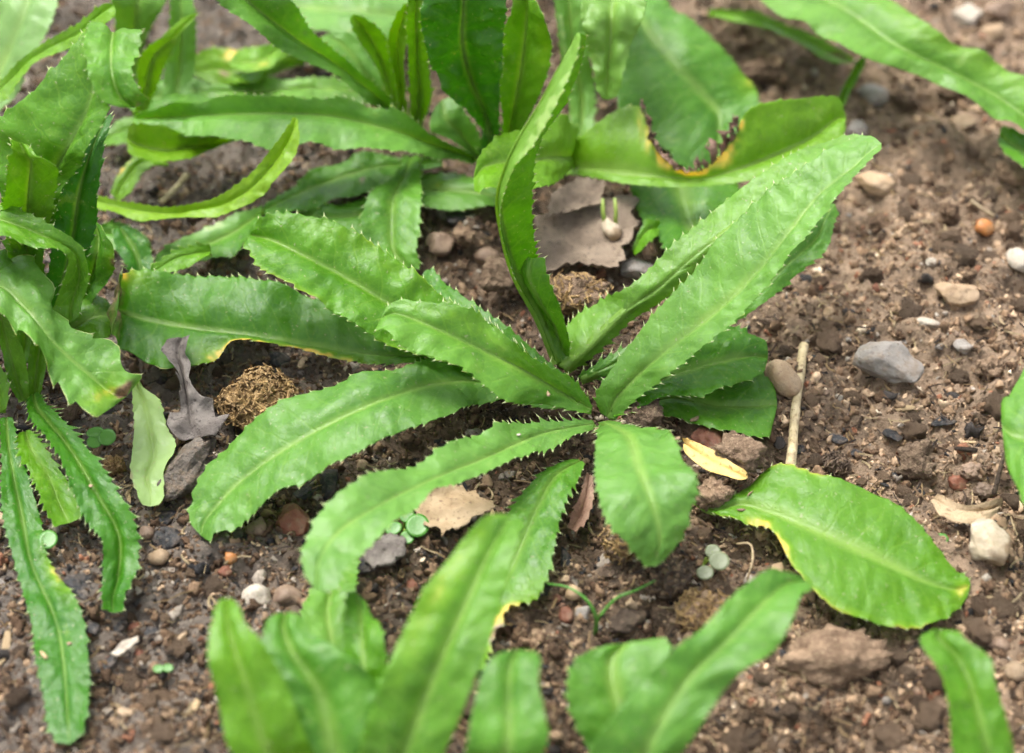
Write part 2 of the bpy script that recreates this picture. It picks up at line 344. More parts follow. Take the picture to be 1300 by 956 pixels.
leaf('main', [(733,478,738,483,740,488,.9),(788,444,793,455,797,466,1.4),(930,370,948,384,953,397,3),(980,320,998,338,1011,348,3.6),(1010,290,1036,303,1048,319,4),(1034,264,1050,275,1058,284,4.2)],
  (1060,259,4.3), p=.2, d=.2, wave=.002, dl=.2, dr=-.2)
leaf('main', [(700,490,700,500,700,506,.9),(560,440,560,456,560,462,1.1),(470,410,470,450,465,461,1.3),(385,374,385,437,385,443,1.6),(320,354,312,425,303,432,1.8),
  (260,349,246,417,268,458,1.7),(208,350,195,407,216,467,1.6),(168,345,160,398,154,440,1.9),(156,352,146,388,144,430,2.8)], (152,366,3.6), d=.4, dl=.9, dr=.1, crumple=.0016, lo=1,
  spots=[('y',.63,1,.12,.35,1.),('y',.73,1,.06,.3,1.),('y',.5,1,.14,.7,.95),('p',.42,-.3,.08,.7,.55),('b',.97,0,.05,1.2,.75),('y',.93,-.9,.05,.3,.8)])
leaf('main', [(886,630,884,634,886,638,.4),(912,640,908,648,912,655,.8),(948,616,940,640,940,662,.9),(985,590,985,653,979,672,1.2),(1035,602,1025,669,1007,722,1.4),(1085,617,1075,690,1055,770,1.4),
  (1140,641,1125,713,1110,789,1.2),(1178,682,1163,732,1160,796,1),(1206,712,1192,743,1194,788,.85),(1220,728,1213,748,1216,770,.8)], (1232,743,.8), rnd=1.3, rpow=.8, p=.1, d=.45, y=.2, ey=.8, dl=.1, dr=.1, crumple=.0013, th=.0008, bulge=.07,
  spots=[('y',.27,1.0,.09,.7,1.),('y',.38,1.0,.07,.35,1.),('y',.97,.1,.05,.8,.75),('b',.28,1.05,.05,.15,.6),('y',.55,0,.5,.09,.35),('y',.9,.7,.08,.4,.4)])
# --- the plant on the left
leaf('left', [(20,455,30,460,40,460,1),(10,300,40,300,60,310,6),(0,220,60,235,80,240,8.5),(0,155,85,190,110,195,10.5),(47,118,108,145,137,150,11.8),(80,80,121,105,139,120,12.8),
  (103,48,128,72,150,85,13.6),(116,26,142,42,174,44,14.2),(109,62,141,60,178,44,14.6),(114,95,142,92,166,86,14.6),(128,125,152,122,178,118,14.0)], (170,137,13.6), p=.1, d=.1, y=.1, crumple=.0016, spt=5,
  spots=[('y',.72,0,.1,2,.25),('d',.93,.1,.05,.6,.8),('b',.995,.6,.02,.4,.5)])
leaf('left', [(20,345,30,350,45,345,4),(5,270,35,270,66,268,7.5),(8,235,37,232,72,225,9.2),(12,205,38,205,73,215,10.2),(18,190,31,194,50,202,10.6)], (25,181,10.7), y=.3, th=.0016, tooth=.0038, dl=.5, dr=.5)
leaf('left', [(50,440,60,440,70,440,1),(60,360,80,360,100,350,4),(68,300,92,300,118,300,6),(70,240,100,245,124,245,8),(100,190,115,195,132,180,9.5)], (134,150,10), d=.95, lo=1)
leaf('left', [(-50,470,-40,470,-30,470,1),(-75,300,-68,320,-62,340,6),(-40,252,-40,275,-40,300,7.7),(0,256,0,278,0,303,8.1),(60,286,58,300,55,315,7.9),(100,312,95,322,85,325,7.1),(113,350,101,352,80,358,6),(104,385,91,388,69,390,5)], (90,409,4.4),
  p=.1, y=.15, crumple=.001, th=.0009)
leaf('left', [(-60,440,-50,450,-45,455,1.5),(-75,350,-60,370,-60,395,5),(0,322,-2,362,0,400,6.2),(30,324,25,385,20,412,6.1),(64,372,48,410,38,430,5.8),(72,392,65,430,57,452,5.4),(104,428,90,455,71,474,4.7),(132,436,112,474,82,496,4.2),(150,466,130,490,98,516,3.8),(162,482,147,501,122,526,3.6)], (161,503,3.4),
  p=.45, crumple=.0022, wave=.003, th=.0036, tooth=.011, spt=10, spots=[('b',.985,-.2,.03,.7,.9),('y',.95,.2,.04,.8,.75),('p',.6,0,.3,.3,.8)])
leaf('left', [(0,530,8,530,16,530,.9),(2,575,12,575,24,568,1),(5,655,28,655,50,655,.9),(20,717,40,715,60,708,.8),(40,790,70,785,100,770,.8),(47,835,80,835,112,835,.8),(58,900,85,900,112,885,.7)], (88,945,.6), d=.85, p=.0, th=.001,
  dl=.1, dr=.1, spots=[('y',.55,.9,.08,.4,.7),('b',.56,1.05,.05,.15,.8)])
leaf('left', [(25,550,32,548,38,546,.9),(24,572,40,570,52,560,1.2),(42,605,60,600,78,600,1),(58,645,76,640,98,632,.9)], (88,664,.8), y=.2, d=.1, th=.002, tooth=.004, rnd=5)
leaf('left', [(36,505,42,500,48,498,1.2),(38,528,50,522,62,516,2),(74,577,88,568,104,562,2.4),(104,647,124,628,145,618,2.2),(130,688,151,680,172,672,1.6),(131,735,150,732,173,725,1),(131,760,143,760,158,757,.9)], (144,778,.8), p=.0, d=.75, th=.0019, tooth=.0042)
leaf('left', [(60,440,65,445,70,450,1),(95,385,105,410,110,430,2.4),(125,375,128,400,128,428,2.5)], (143,402,2.4), y=.15, d=.2, lo=1)
leaf('left', [(70,430,75,432,80,434,1),(95,360,112,360,128,370,3),(100,320,122,325,145,337,4.5),(110,293,125,300,147,318,5)], (118,278,5.4), d=.3, lo=1, spots=[('b',.75,1,.06,.3,.7),('y',.75,1,.1,.4,.6)])
leaf('left', [(20,505,30,510,38,505,.8),(0,445,12,450,30,457,2.6),(-14,395,0,398,14,402,4.6)], (-14,340,6.5), y=.2, p=.1, th=.0004, lo=1)
leaf('left', [(38,505,44,508,50,505,.8),(35,470,46,472,58,468,1.8),(40,430,52,430,62,435,3)], (60,395,4), y=.25, th=.0006, lo=1)
leaf('left', [(-10,520,0,525,8,520,.8),(-20,490,-4,490,10,484,1.8)], (-25,450,3), y=.25, p=.1, lo=1)
# low leaves between the left plant and the pale ones behind
leaf('left', [(120,290,115,297,112,305,1.5),(150,280,150,298,150,318,1.2)], (192,312,.9), p=.3, lo=1)
leaf('left', [(195,348,182,352,168,350,.8),(190,312,170,316,152,322,1.4)], (152,288,1.8), d=.9, lo=1)
# --- leaf of the bed behind, left
leaf('far', [(330,258,332,266,328,275,1),(325,264,326,273,324,286,.8),(285,277,294,296,305,319,.8),(240,301,258,312,278,325,.8)], (200,337,.8), d=.15, p=.1, lo=1, spots=[('p',.4,-.8,.4,.7,.9)])
leaf('far', [(266,311,268,319,265,329,2.2),(227,315,228,325,232,336,2.5)], (190,347,2.2), y=.25, th=.0018, wave=.003)
leaf('far', [(-70,190,-50,195,-35,190,.9),(-30,60,0,90,26,101,4),(0,-10,30,20,63,30,6),(20,-60,50,-50,80,-40,7)], (60,-90,7.5), p=.8, lo=1)
leaf('far', [(-60,160,-60,168,-60,175,4),(-40,125,-40,135,-40,146,5),(0,102,0,112,0,125,6),(45,60,48,68,53,77,7),(90,36,95,45,99,53,8),(122,10,130,17,138,25,9)], (144,6,9.4), y=.45, lo=1)
leaf('far', [(150,95,160,100,170,95,.9),(148,45,170,45,187,45,3),(143,0,175,0,212,0,5)], (190,-70,6.5), p=.6, y=.1, lo=1)
leaf('far', [(205,140,220,142,235,138,.9),(210,85,228,85,247,80,2.5),(217,20,230,20,247,20,5)], (225,-35,6.5), p=.7, lo=1)
leaf('far', [(170,155,176,158,182,155,.9),(174,110,185,112,201,108,3),(179,70,195,73,215,68,5),(205,47,218,50,230,41,6)], (251,17,6.6), y=.55, lo=1, th=.0008)
leaf('far', [(299,173,302,177,300,179,1.4),(250,171,250,185,250,198,2.2),(205,162,205,190,208,206,2.8),(175,160,172,182,174,202,3)], (161,174,3), y=.55, d=.2, lo=1, dl=1.)
leaf('far', [(112,245,112,252,112,259,1.6),(170,258,172,266,172,276,2.4),(225,263,228,270,230,279,2.9),(270,253,278,261,285,271,3.5),(308,228,320,237,331,246,4.5),(340,197,350,203,363,212,5.5),(361,170,368,175,378,181,6.2)], (376,149,6.7), y=.6, d=.1, lo=1, th=.0007, rnd=1.2)
leaf('far', [(282,113,282,125,282,137,.9),(230,96,230,115,230,139,1.4),(195,105,195,125,195,146,1.3)], (163,130,1), p=.25, lo=1)
leaf('far', [(388,63,388,72,388,80,.9),(345,58,345,75,345,89,1.8),(300,68,305,90,316,113,1.6),(268,70,272,88,281,103,1.4)], (243,92,1.2), y=.5, lo=1, wave=.004, spots=[('b',.75,.4,.08,.4,.6),('y',.6,-.6,.2,.6,1)])
leaf('far', [(400,52,402,60,400,68,1),(362,48,360,60,358,74,2.4),(330,62,325,78,328,96,2.6)], (292,78,2.2), y=.4, p=.2, lo=1, wave=.003, spots=[('y',.7,.5,.2,.5,.8)])
leaf('far', [(490,118,490,124,490,130,1),(420,100,420,112,420,127,1.5),(330,102,330,115,330,129,1.5)], (246,117,1.2), p=.35, y=.15, lo=1)
leaf('far', [(208,200,212,206,214,212,1.4),(172,198,180,206,192,210,1.7),(150,220,158,230,170,236,1.4)], (146,252,1), y=.45, lo=1, spots=[('y',.6,-.9,.3,.4,.9)])
leaf('far', [(250,150,250,158,250,166,1),(200,140,196,154,200,168,1.4),(160,150,156,166,164,182,1.2)], (128,180,.9), p=.2, y=.2, lo=1)
leaf('far', [(160,100,165,104,172,102,.9),(158,60,168,62,180,58,2.5)], (182,40,3.4), p=.5, y=.4, lo=1)
# --- rosette behind, centre
leaf('back', [(600,196,605,200,600,206,.9),(545,168,545,182,545,198,2.5),(488,138,488,162,488,192,3.6),(413,125,413,146,413,183,4.2),(345,123,340,143,335,187,4),(265,126,260,146,257,172,3.4),(205,137,200,150,195,164,3)], (170,151,2.8),
  p=.4, lo=1, dl=.8, wave=.0025, spots=[('d',.7,-.3,.2,.15,.5)])
leaf('back', [(512,162,520,165,528,162,.9),(470,130,478,122,488,119,3.5),(419,94,428,82,438,77,5.5),(360,63,378,50,399,42,7.5),(300,18,318,5,368,0,9.5),(262,-10,285,-25,322,-38,10.5)], (248,-48,11), p=.3, lo=1, th=.0016)
leaf('back', [(505,165,510,168,515,165,.9),(482,92,488,90,501,84,4),(459,57,472,52,491,50,6)], (448,18,7.6), y=.4, lo=1)
leaf('back', [(510,165,515,168,520,165,.9),(504,110,509,110,514,112,4),(494,50,505,50,516,56,6.5)], (517,4,8.6), y=.5, lo=1, th=.0016)
leaf('back', [(520,170,525,173,530,170,.9),(521,130,533,130,547,128,3.5),(519,80,530,80,543,80,6),(517,20,528,20,541,20,9)], (530,-35,11), y=.35, lo=1, th=.0016)
leaf('back', [(615,197,622,202,630,200,.9),(600,150,618,150,634,150,4),(562,110,598,100,633,100,6.5),(543,65,587,55,637,55,9),(535,20,588,10,642,10,11),(545,-25,590,-28,638,-25,12.3)], (590,-55,13), d=.75, crumple=.0042, lo=1, dl=.3, dr=.5)
leaf('back', [(635,197,640,202,646,200,.9),(638,145,650,146,673,145,4),(630,95,660,96,694,98,6.2),(638,50,666,48,699,57,8),(648,12,668,5,688,27,9.4)], (662,-14,10), y=.22, lo=1, dr=.6, spots=[('y',.75,.8,.2,.4,.5),('d',.4,-.5,.3,.6,.5)])
leaf('back', [(606,202,612,206,616,203,.9),(573,178,586,172,606,166,2.5),(549,166,568,152,591,139,3.5)], (560,128,3.9), p=.3, d=.2, lo=1)
leaf('back', [(560,200,562,206,560,212,.9),(515,200,515,208,515,219,1),(470,193,465,215,465,243,1.1),(410,211,405,235,410,258,1),(368,237,362,252,376,269,.9)], (331,269,.8), d=.15, p=.1, lo=1, spots=[('b',.42,.5,.03,.25,.6)])
leaf('back', [(516,198,522,200,530,198,1.2),(500,222,515,220,533,218,1.7),(469,250,500,250,534,250,1.9),(460,290,497,290,532,291,1.5),(472,314,500,318,528,322,1.1)], (516,339,.9), p=.2, lo=1, th=.0016)
leaf('back', [(505,232,505,240,505,250,.8),(460,250,462,270,462,296,.8),(420,262,420,276,425,292,.8)], (376,271,.7), p=.15, d=.1, lo=1)
leaf('back', [(528,218,528,238,528,263,.7),(580,216,580,242,580,264,.8),(612,230,614,247,616,262,.8)], (636,253,.7), p=.35, lo=1, spots=[('y',.25,-.2,.08,.3,.6)])
leaf('back', [(525,0,525,20,520,47,2),(450,-15,450,15,450,48,2.5),(390,-20,388,10,402,40,2)], (350,0,1.8), p=.55, lo=1)
leaf('back', [(500,150,505,153,510,150,.9),(452,102,464,97,480,90,3),(423,72,440,62,457,53,4)], (414,44,4.4), p=.4, lo=1)
# --- plant behind, right of the upright leaf
leaf('burnt', [(735,192,737,200,737,208,1),(718,148,702,200,700,234,4),(672,163,667,205,667,243,5),(640,168,634,206,636,244,5.4),(618,185,615,211,617,238,5.6)], (601,226,5.6), y=.35, th=.0014, dl=.5, lo=1, spots=[('p',.3,-.4,.2,.8,.5)])
leaf('burnt', [(705,205,705,215,705,221,1,.2,0),(735,172,740,215,742,223,1.8,1,0),(808,136,800,222,800,234,2.4,2,0),(838,197,850,225,850,237,2.6,.8,0),(882,218,890,226,892,236,2.7,.4,0),(926,184,930,217,935,231,3,1,0),
  (953,138,985,197,985,221,3.5,2,0),(1015,126,1035,172,1037,196,3.9,1.6,0),(1058,122,1062,150,1064,177,4,1,0)], (1074,148,4), y=.42, lo=1, th=.0008, crumple=.0008, wave=.0008, rnd=3,
  spots=[('y',.46,-.75,.17,.8,1.),('y',.42,-1,.2,.95,1.),('y',.56,-1,.1,1.2,1.),('p',.26,-1,.05,.5,.95),('y',.66,-1,.05,.3,.9),('p',.5,.5,.5,.6,.5),('b',.45,-1.05,.12,.10,.6)])
leaf('burnt', [(725,182,738,187,750,182,.9),(722,125,738,125,755,120,2),(712,65,728,65,746,65,4),(704,0,722,0,741,0,6)], (715,-65,7.5), p=.5, lo=1, spots=[('p',.6,-.7,.5,.3,.9)])
leaf('burnt', [(772,-25,790,-20,812,-32,3),(795,55,824,45,862,15,3.5),(782,110,860,85,915,57,3),(795,160,890,115,943,92,2.2),(850,192,912,145,960,118,1.5)], (912,205,1.1), d=.35, p=.1, lo=1, dl=.1, dr=.3,
  spots=[('y',.72,1,.05,.3,.8)])
leaf('burnt', [(750,-60,780,-60,812,-60,7),(742,-15,780,-15,818,-12,8.3),(738,20,776,20,817,20,8.2),(746,55,775,55,803,52,7.2),(755,92,771,92,790,93,6)], (771,127,5), p=.75, lo=1, crumple=.003, wave=.003, th=.0007, under=1, spots=[('y',.3,-.8,.2,.3,.35)])
leaf('burnt', [(795,222,855,215,930,215,.9),(808,258,866,252,937,243,.8),(824,290,876,285,926,275,.7),(842,312,880,310,908,300,.7)], (872,327,.6), d=.25, lo=1)
leaf('burnt', [(838,284,834,290,838,296,1.2),(822,279,822,292,828,306,1.4)], (803,318,1.1), y=.15, lo=1)
# --- far right
leaf('corner', [(960,-75,925,-60,905,-50,3),(1070,-30,1020,-15,963,0,4),(1132,0,1080,17,1030,34,4.5),(1190,44,1140,58,1090,70,4.5),(1245,66,1203,90,1166,92,4),(1300,100,1262,120,1240,133,3.5),(1370,160,1335,172,1312,172,3)], (1425,232,2), p=.35, lo=1, th=.0004, wave=.002, y=.1, dl=.7,
  spots=[('y',.6,-.8,.4,.5,.35)])
leaf('corner', [(900,11,900,16,900,22,1.3),(960,16,960,23,960,31,1.6),(1010,36,1005,44,1000,51,1.5),(1052,56,1042,62,1032,67,1.2)], (1083,79,.9), p=.4, y=.3, lo=1, th=.0004, spots=[('b',.9,0,.1,1,.6)])
leaf('corner', [(1062,132,1066,133,1071,134,.8),(1074,103,1079,105,1084,107,1.4)], (1097,72,2.4), p=.3, y=.1, lo=1, th=.0001, rnd=5)
leaf('edge', [(1420,225,1410,250,1400,270,1.4),(1340,178,1340,205,1330,236,1.9),(1300,170,1300,192,1300,215,2),(1281,165,1282,181,1279,198,2)], (1269,172,1.9), d=.2, lo=1, spots=[('b',.75,.3,.04,.3,.4)])
leaf('side', [(1450,560,1440,575,1430,590,1.2),(1400,480,1400,560,1400,640,4.5),(1350,458,1350,560,1350,656,5.4),(1305,466,1308,558,1305,645,5.6),(1281,503,1287,553,1289,606,5.5)], (1272,542,5.4), p=.25, lo=1, th=.0006)
# --- front
leaf('front', [(500,1060,510,1065,520,1060,1),(455,985,505,990,548,995,3.6),(485,866,548,866,601,866,6),(532,763,590,770,628,782,7.2),(577,696,618,708,652,708,7.8),(606,667,638,672,660,672,8)], (651,653,8), p=.15, d=.2, lo=1, th=.0005, y=.12,
  spots=[('y',.75,-.7,.3,.4,.6)], ey=.4)
leaf('front', [(470,1000,480,1005,490,1000,1),(390,900,428,900,462,900,2.2),(391,830,424,830,454,830,2.3),(386,768,416,770,451,770,2),(418,715,435,715,453,715,1.7)], (446,690,1.5), p=.4, y=.1, lo=1)
leaf('front', [(478,1030,488,1032,498,1030,1),(440,920,466,920,492,910,3),(438,850,462,850,491,850,4),(436,800,458,797,484,802,4.2),(441,765,456,767,471,777,4.1)], (452,751,4), d=.4, y=.1, lo=1, crumple=.002, spots=[('b',.5,-.6,.05,.5,.7)])
leaf('front', [(440,1050,450,1052,460,1050,1),(300,960,345,960,395,950,5),(272,866,312,866,362,866,6.6),(264,822,297,822,336,822,7.1),(270,786,288,786,309,788,7.3)], (288,759,7.3), y=.3, d=.3, lo=1, th=.0004)
leaf('front', [(480,1050,490,1052,500,1050,1),(360,975,430,975,505,960,4),(348,880,405,880,478,868,5.4),(331,832,372,830,432,828,5.9),(337,799,360,800,392,799,6)], (361,779,6), p=.1, d=.4, lo=1, th=.0004, crumple=.0016)
leaf('front', [(560,1050,570,1052,580,1050,1),(590,960,642,960,692,950,5.6),(605,880,646,880,684,872,6.4),(615,848,648,846,686,842,6.6)], (657,825,6.6), p=.15, d=.2, lo=1, th=.0004)
leaf('front_right', [(780,1050,790,1052,800,1050,1),(745,965,815,968,868,955,4.5),(820,862,867,870,926,868,6),(880,806,925,811,976,829,6.5),(930,758,965,769,1004,790,6.6),(972,727,998,741,1018,756,6.5)], (1025,737,6.5), p=.25, d=.2, lo=1, th=.0005,
  spots=[('d',.7,-.6,.3,.4,.4),('b',.75,.4,.02,.12,.5)])
leaf('front_right', [(790,1040,800,1042,810,1040,1),(755,965,800,960,848,945,3),(722,890,780,880,850,872,4),(728,846,775,842,850,828,4.3)], (792,817,4.4), p=.2, d=.2, lo=1)
leaf('front_corner', [(1265,1060,1275,1062,1285,1058,1),(1215,970,1260,975,1290,960,3.6),(1200,880,1236,880,1262,872,4.8),(1182,838,1216,836,1256,836,5.1),(1168,814,1192,811,1224,811,5.2)], (1194,799,5.2), d=.4, y=.15, lo=1, ey=.6, th=.0004)
# --- loose leaves lying on the soil (things of their own)
FREE = [
 dict(key='withered', st=[(168,484,170,484,173,485,.9),(169,510,182,508,200,506,.9),(170,545,190,545,211,540,.8),(168,580,195,580,223,568,.8),(167,605,186,606,208,600,.7),(176,630,192,630,207,628,.7)], tip=(191,643,.6),
   p=.95, y=.28, th=.0006, wave=.002, lo=1, ey=.5, spots=[('b',.8,-1,.1,.2,.6)]),
 dict(key='torn', st=[(226,556,252,556,274,554,.9),(216,538,246,545,276,540,1),(230,516,240,520,266,512,1.2),(231,495,235,497,240,491,1.6),(224,468,230,468,242,466,2),(204,444,226,448,236,450,2.3)], tip=(231,429,2.4), th=.0045, tooth=.012, spt=12, wave=.004, crumple=.004, lo=1),
 dict(key='stub', st=[(866,556,868,562,868,570,1.2),(880,560,880,570,878,583,1.5),(908,573,906,586,902,598,1.6),(934,590,930,598,924,605,1.6)], tip=(949,607,1.5), th=.0001, wave=.0006, lo=1, rnd=3, dl=.2, dr=.1),
 dict(key='shard', st=[(1182,636,1185,632,1190,627,.9),(1196,652,1202,642,1208,634,1.2),(1225,660,1226,648,1228,640,1.3),(1248,660,1252,648,1254,638,1.2)], tip=(1272,640,1.0), th=.0004, wave=.001, crumple=.002, lo=1, rnd=4),
 dict(key='pale_strip', st=[(745,600,748,603,752,606,.7),(738,625,745,628,753,630,.7),(728,650,738,652,746,655,.7)], tip=(726,672,.6), th=.0015, tooth=.004, lo=1),
]

# ------------------------------------------------------------------ leaf geometry
def spline(t, y, q):
    """Catmull-Rom through (t,y) sampled at q; y is (n,k)"""
    y = np.asarray(y, float); n = len(t)
    m = np.zeros_like(y)
    for i in range(n):
        a, b = max(i - 1, 0), min(i + 1, n - 1)
        m[i] = (y[b] - y[a]) / (t[b] - t[a])
    k = np.clip(np.searchsorted(t, q, side='right') - 1, 0, n - 2)
    h = (t[k + 1] - t[k]); s = ((q - t[k]) / h)[:, None]; h = h[:, None]
    s2, s3 = s * s, s * s * s
    return (2*s3 - 3*s2 + 1) * y[k] + (s3 - 2*s2 + s) * h * m[k] + (-2*s3 + 3*s2) * y[k+1] + (s3 - s2) * h * m[k+1]

def build_leaf_arrays(L, idx):
    r = np.random.default_rng(100 + idx)
    st = [s if len(s) == 9 else (*s, L.get('dl', 0.25), L.get('dr', 0.25)) for s in L['st']]
    st = np.array(st, float); tx, ty, tz = L['tip']
    n = len(st)
    Mpx = np.vstack([st[:, [2, 3, 6]], [tx, ty, tz]])
    Mw = P(Mpx[:, 0], Mpx[:, 1], Mpx[:, 2] * 0.01)
    seg = np.linalg.norm(np.diff(Mw, axis=0), axis=1); t = np.concatenate([[0], np.cumsum(np.maximum(seg, 1e-4))])
    Lw = P(st[:, 0], st[:, 1], (st[:, 6] + st[:, 7]) * 0.01) - Mw[:n]
    Rw = P(st[:, 4], st[:, 5], (st[:, 6] + st[:, 8]) * 0.01) - Mw[:n]
    length = t[-1]
    ts = L.get('tooth', 0.0046); nt_ = max(5, int(length / ts)); spt = L.get('spt', 6)
    nu = nt_ * spt + 1
    q = np.linspace(0, length, nu)
    MM = spline(t, Mw, q)
    off = spline(t[:n], np.hstack([Lw, Rw]), np.minimum(q, t[n - 1]))
    tau = np.clip((q - t[n - 1]) / (length - t[n - 1]), 0, 1)
    shape = np.power(np.clip(1 - tau ** L.get('rnd', 2.0), 0, 1), L.get('rpow', 0.5))
    oL, oR = off[:, :3] * shape[:, None], off[:, 3:] * shape[:, None]
    u = q / length
    T = np.gradient(MM, axis=0); T /= np.linalg.norm(T, axis=1)[:, None] + 1e-12
    # teeth
    def teeth(seed):
        rr = np.random.default_rng(seed)
        ph = q / (length / nt_) + 0.35 * vnoise(np.stack([q * 90, q * 0, q * 0 + seed], -1), seed)
        k = np.floor(ph).astype(int); f = ph - k
        am = rr.uniform(0.15, 1.45, nt_ + 4)[np.clip(k, 0, nt_ + 3)]
        sharp = 1.5 + 1.6 * np.clip(1 - u / 0.5, 0, 1)
        prof = np.where(f < 0.72, (np.clip(f, 0, 1) / 0.72) ** sharp, (1 - (f - 0.72) / 0.28))
        hgt = L.get('th', 0.0013) * (1.35 if not L.get('lo') else 1.15) * (1 + 0.9 * np.clip(1 - u / 0.45, 0, 1)) * am
        return np.clip(prof, 0, 1) * hgt * np.clip(u / 0.03, 0, 1) * np.clip((1 - u) / 0.012, 0.0, 1)
    tl, tr = teeth(idx * 2 + 5), teeth(idx * 2 + 6)
    vs = np.array([0, .06, .13, .22, .33, .45, .58, .70, .80, .88, .94, .975, 1.0])
    if L.get('lo'): vs = np.array([0, .08, .18, .32, .48, .64, .78, .90, .97, 1.0])
    vv = np.concatenate([-vs[:0:-1], vs]); nv = len(vv); half = len(vs) - 1
    bul = L.get('bulge', 0.10); cr = L.get('crumple', 0.0011); wav = L.get('wave', 0.0016)
    pos = np.zeros((nu, nv, 3))
    wl = np.linalg.norm(oL, axis=1); wr = np.linalg.norm(oR, axis=1)
    Nup = np.cross(oR - oL, T); Nup /= np.linalg.norm(Nup, axis=1)[:, None] + 1e-9
    Nup = np.where((np.sum(Nup * (CAM - MM), axis=1) < 0)[:, None], -Nup, Nup)
    # smooth the normal along the leaf
    for _ in range(6):
        Nup[1:-1] = (Nup[:-2] + 2 * Nup[1:-1] + Nup[2:]) / 4
    Nup /= np.linalg.norm(Nup, axis=1)[:, None] + 1e-9
    V = np.zeros((nu, nv))
    ph1, ph2 = r.uniform(0, 9, 2)
    for j, v in enumerate(vv):
        o, wd, tt, phs = (oL, wl, tl, ph1) if v < 0 else (oR, wr, tr, ph2)
        a = abs(v)
        base = MM + o * a
        b = bul * wd * 4 * a * (1 - a) * (0.6 if a > .5 else 1.0)
        nz = cr * fbm(base * 55 + idx * 3.1, 3, idx) * min(1, a * 3.5) + cr * .55 * fbm(base * 160 + idx, 2, idx + 9) * min(1, a * 4)
        edge_w = wav * (a ** 2.2) * np.sin(q * (2 * math.pi / 0.042) + phs + 1.5 * np.sin(q * 61 + phs)) * np.clip(wd / 0.012, 0, 1)
        phv = np.mod(q * 85 - a * 1.15 + 0.35 * vnoise(np.stack([q * 55, q * 0 + a, q * 0 + (v > 0)], -1), idx + 40), 1.0)
        quilt = -0.00042 * np.exp(-((phv - .5) / .16) ** 2) * min(1, a * 4) * (1 - a ** 4) * np.clip(wd / 0.010, 0, 1)
        groove = -0.0006 * math.exp(-(a / 0.10) ** 2) * np.clip(wd / 0.008, 0, 1)
        disp = (b + nz) * np.clip(wd / 0.006, 0.0, 1) + edge_w + groove + quilt
        p = base + Nup * disp[:, None]
        wt = max(0.0, (a - 0.80) / 0.20) ** 1.5
        od = o / (wd[:, None] + 1e-6)
        p = p + (od * 0.85 + T * 0.55) * (tt * wt)[:, None]
        pos[:, j] = p
        V[:, j] = v if a < 1 else v * (1 + 0.10 * np.clip(tt / 0.0016, 0, 1))
    # tints
    tint = np.zeros((nu, nv, 4)); tint[..., 0] = L.get('y', 0); tint[..., 1] = L.get('b', 0); tint[..., 2] = L.get('p', 0); tint[..., 3] = L.get('d', 0)
    U = np.repeat(u[:, None], nv, 1)
    for (k, u0, v0, ru, rv, s) in L.get('spots', []):
        g = s * np.exp(-((U - u0) / ru) ** 2 - ((vv[None, :] - v0) / rv) ** 2)
        g = g * (1 + 0.35 * vnoise(pos * 330, idx + 3))
        ch = 'ybpd'.index(k); tint[..., ch] = np.maximum(tint[..., ch], g)
    if L.get('ey', 0.0):            # yellowing margin
        g = L['ey'] * np.clip((np.abs(vv)[None, :] - 0.86) / 0.14, 0, 1) * np.clip(0.5 + 1.2 * vnoise(pos * 60, idx + 4), 0, 1)
        tint[..., 0] = np.maximum(tint[..., 0], g)
    tint = np.clip(tint, 0, 1)
    LFv = np.stack([np.repeat((q * 100)[:, None], nv, 1), V, np.zeros((nu, nv))], -1)
    th = 0.00038 * (1 - 0.75 * np.abs(np.clip(vv, -1, 1)) ** 6)
    below = pos - Nup[:, None, :] * th[None, :, None]
    info = (length, float((wl + wr).max()))
    return dict(top=pos, bot=below, lf=LFv, tint=tint, nu=nu, nv=nv, M=MM, N=Nup, u=u, half=half, info=info, wl=wl, wr=wr, T=T, tl=tl, tr=tr, oL=oL, oR=oR)

GEO = [build_leaf_arrays(L, i) for i, L in enumerate(LEAVES)]
FGEO = [build_leaf_arrays(L, 200 + i) for i, L in enumerate(FREE)]

def leaf_mesh(G, L, origin):
    nu, nv = G['nu'], G['nv']; N = nu * nv
    V = np.concatenate([G['top'].reshape(-1, 3), G['bot'].reshape(-1, 3)]) - origin
    i, j = np.meshgrid(np.arange(nu - 1), np.arange(nv - 1), indexing='ij')
    a = (i * nv + j).ravel(); b = a + 1; c = a + nv + 1; d = a + nv
    top = np.stack([a, b, c, d], 1); bot = np.stack([d, c, b, a], 1) + N
    rim = []
    e = np.arange(nu - 1) * nv
    rim.append(np.stack([e, e + nv, e + nv + N, e + N], 1)); f = e + nv - 1
    rim.append(np.stack([f + N, f + nv + N, f + nv, f], 1))
    g = np.arange(nv - 1); rim.append(np.stack([g + N, g + 1 + N, g + 1, g], 1))
    h = (nu - 1) * nv + g; rim.append(np.stack([h, h + 1, h + 1 + N, h + N], 1))
    Q = np.concatenate([top, bot] + rim)
    # make the top face the camera side
    p0, p1, p2 = V[top[len(top) // 2, 0]], V[top[len(top) // 2, 1]], V[top[len(top) // 2, 3]]
    if np.dot(np.cross(p1 - p0, p2 - p0), G['N'][nu // 2]) < 0: Q = Q[:, ::-1]
    me = mesh_np('leaf', V, Q)
    lf = np.concatenate([G['lf'].reshape(-1, 3), G['lf'].reshape(-1, 3)]).copy()
    under = L.get('under', 0)
    lf[:N, 2] = under; lf[N:, 2] = 1 - under
    tn = np.concatenate([G['tint'].reshape(-1, 4)] * 2)
    if len(me.vertices) == len(lf):
        at = me.attributes.new('lf', 'FLOAT_VECTOR', 'POINT'); at.data.foreach_set('vector', lf.astype(np.float32).ravel())
        at = me.attributes.new('tint', 'FLOAT_COLOR', 'POINT'); at.data.foreach_set('color', tn.astype(np.float32).ravel())
    return me

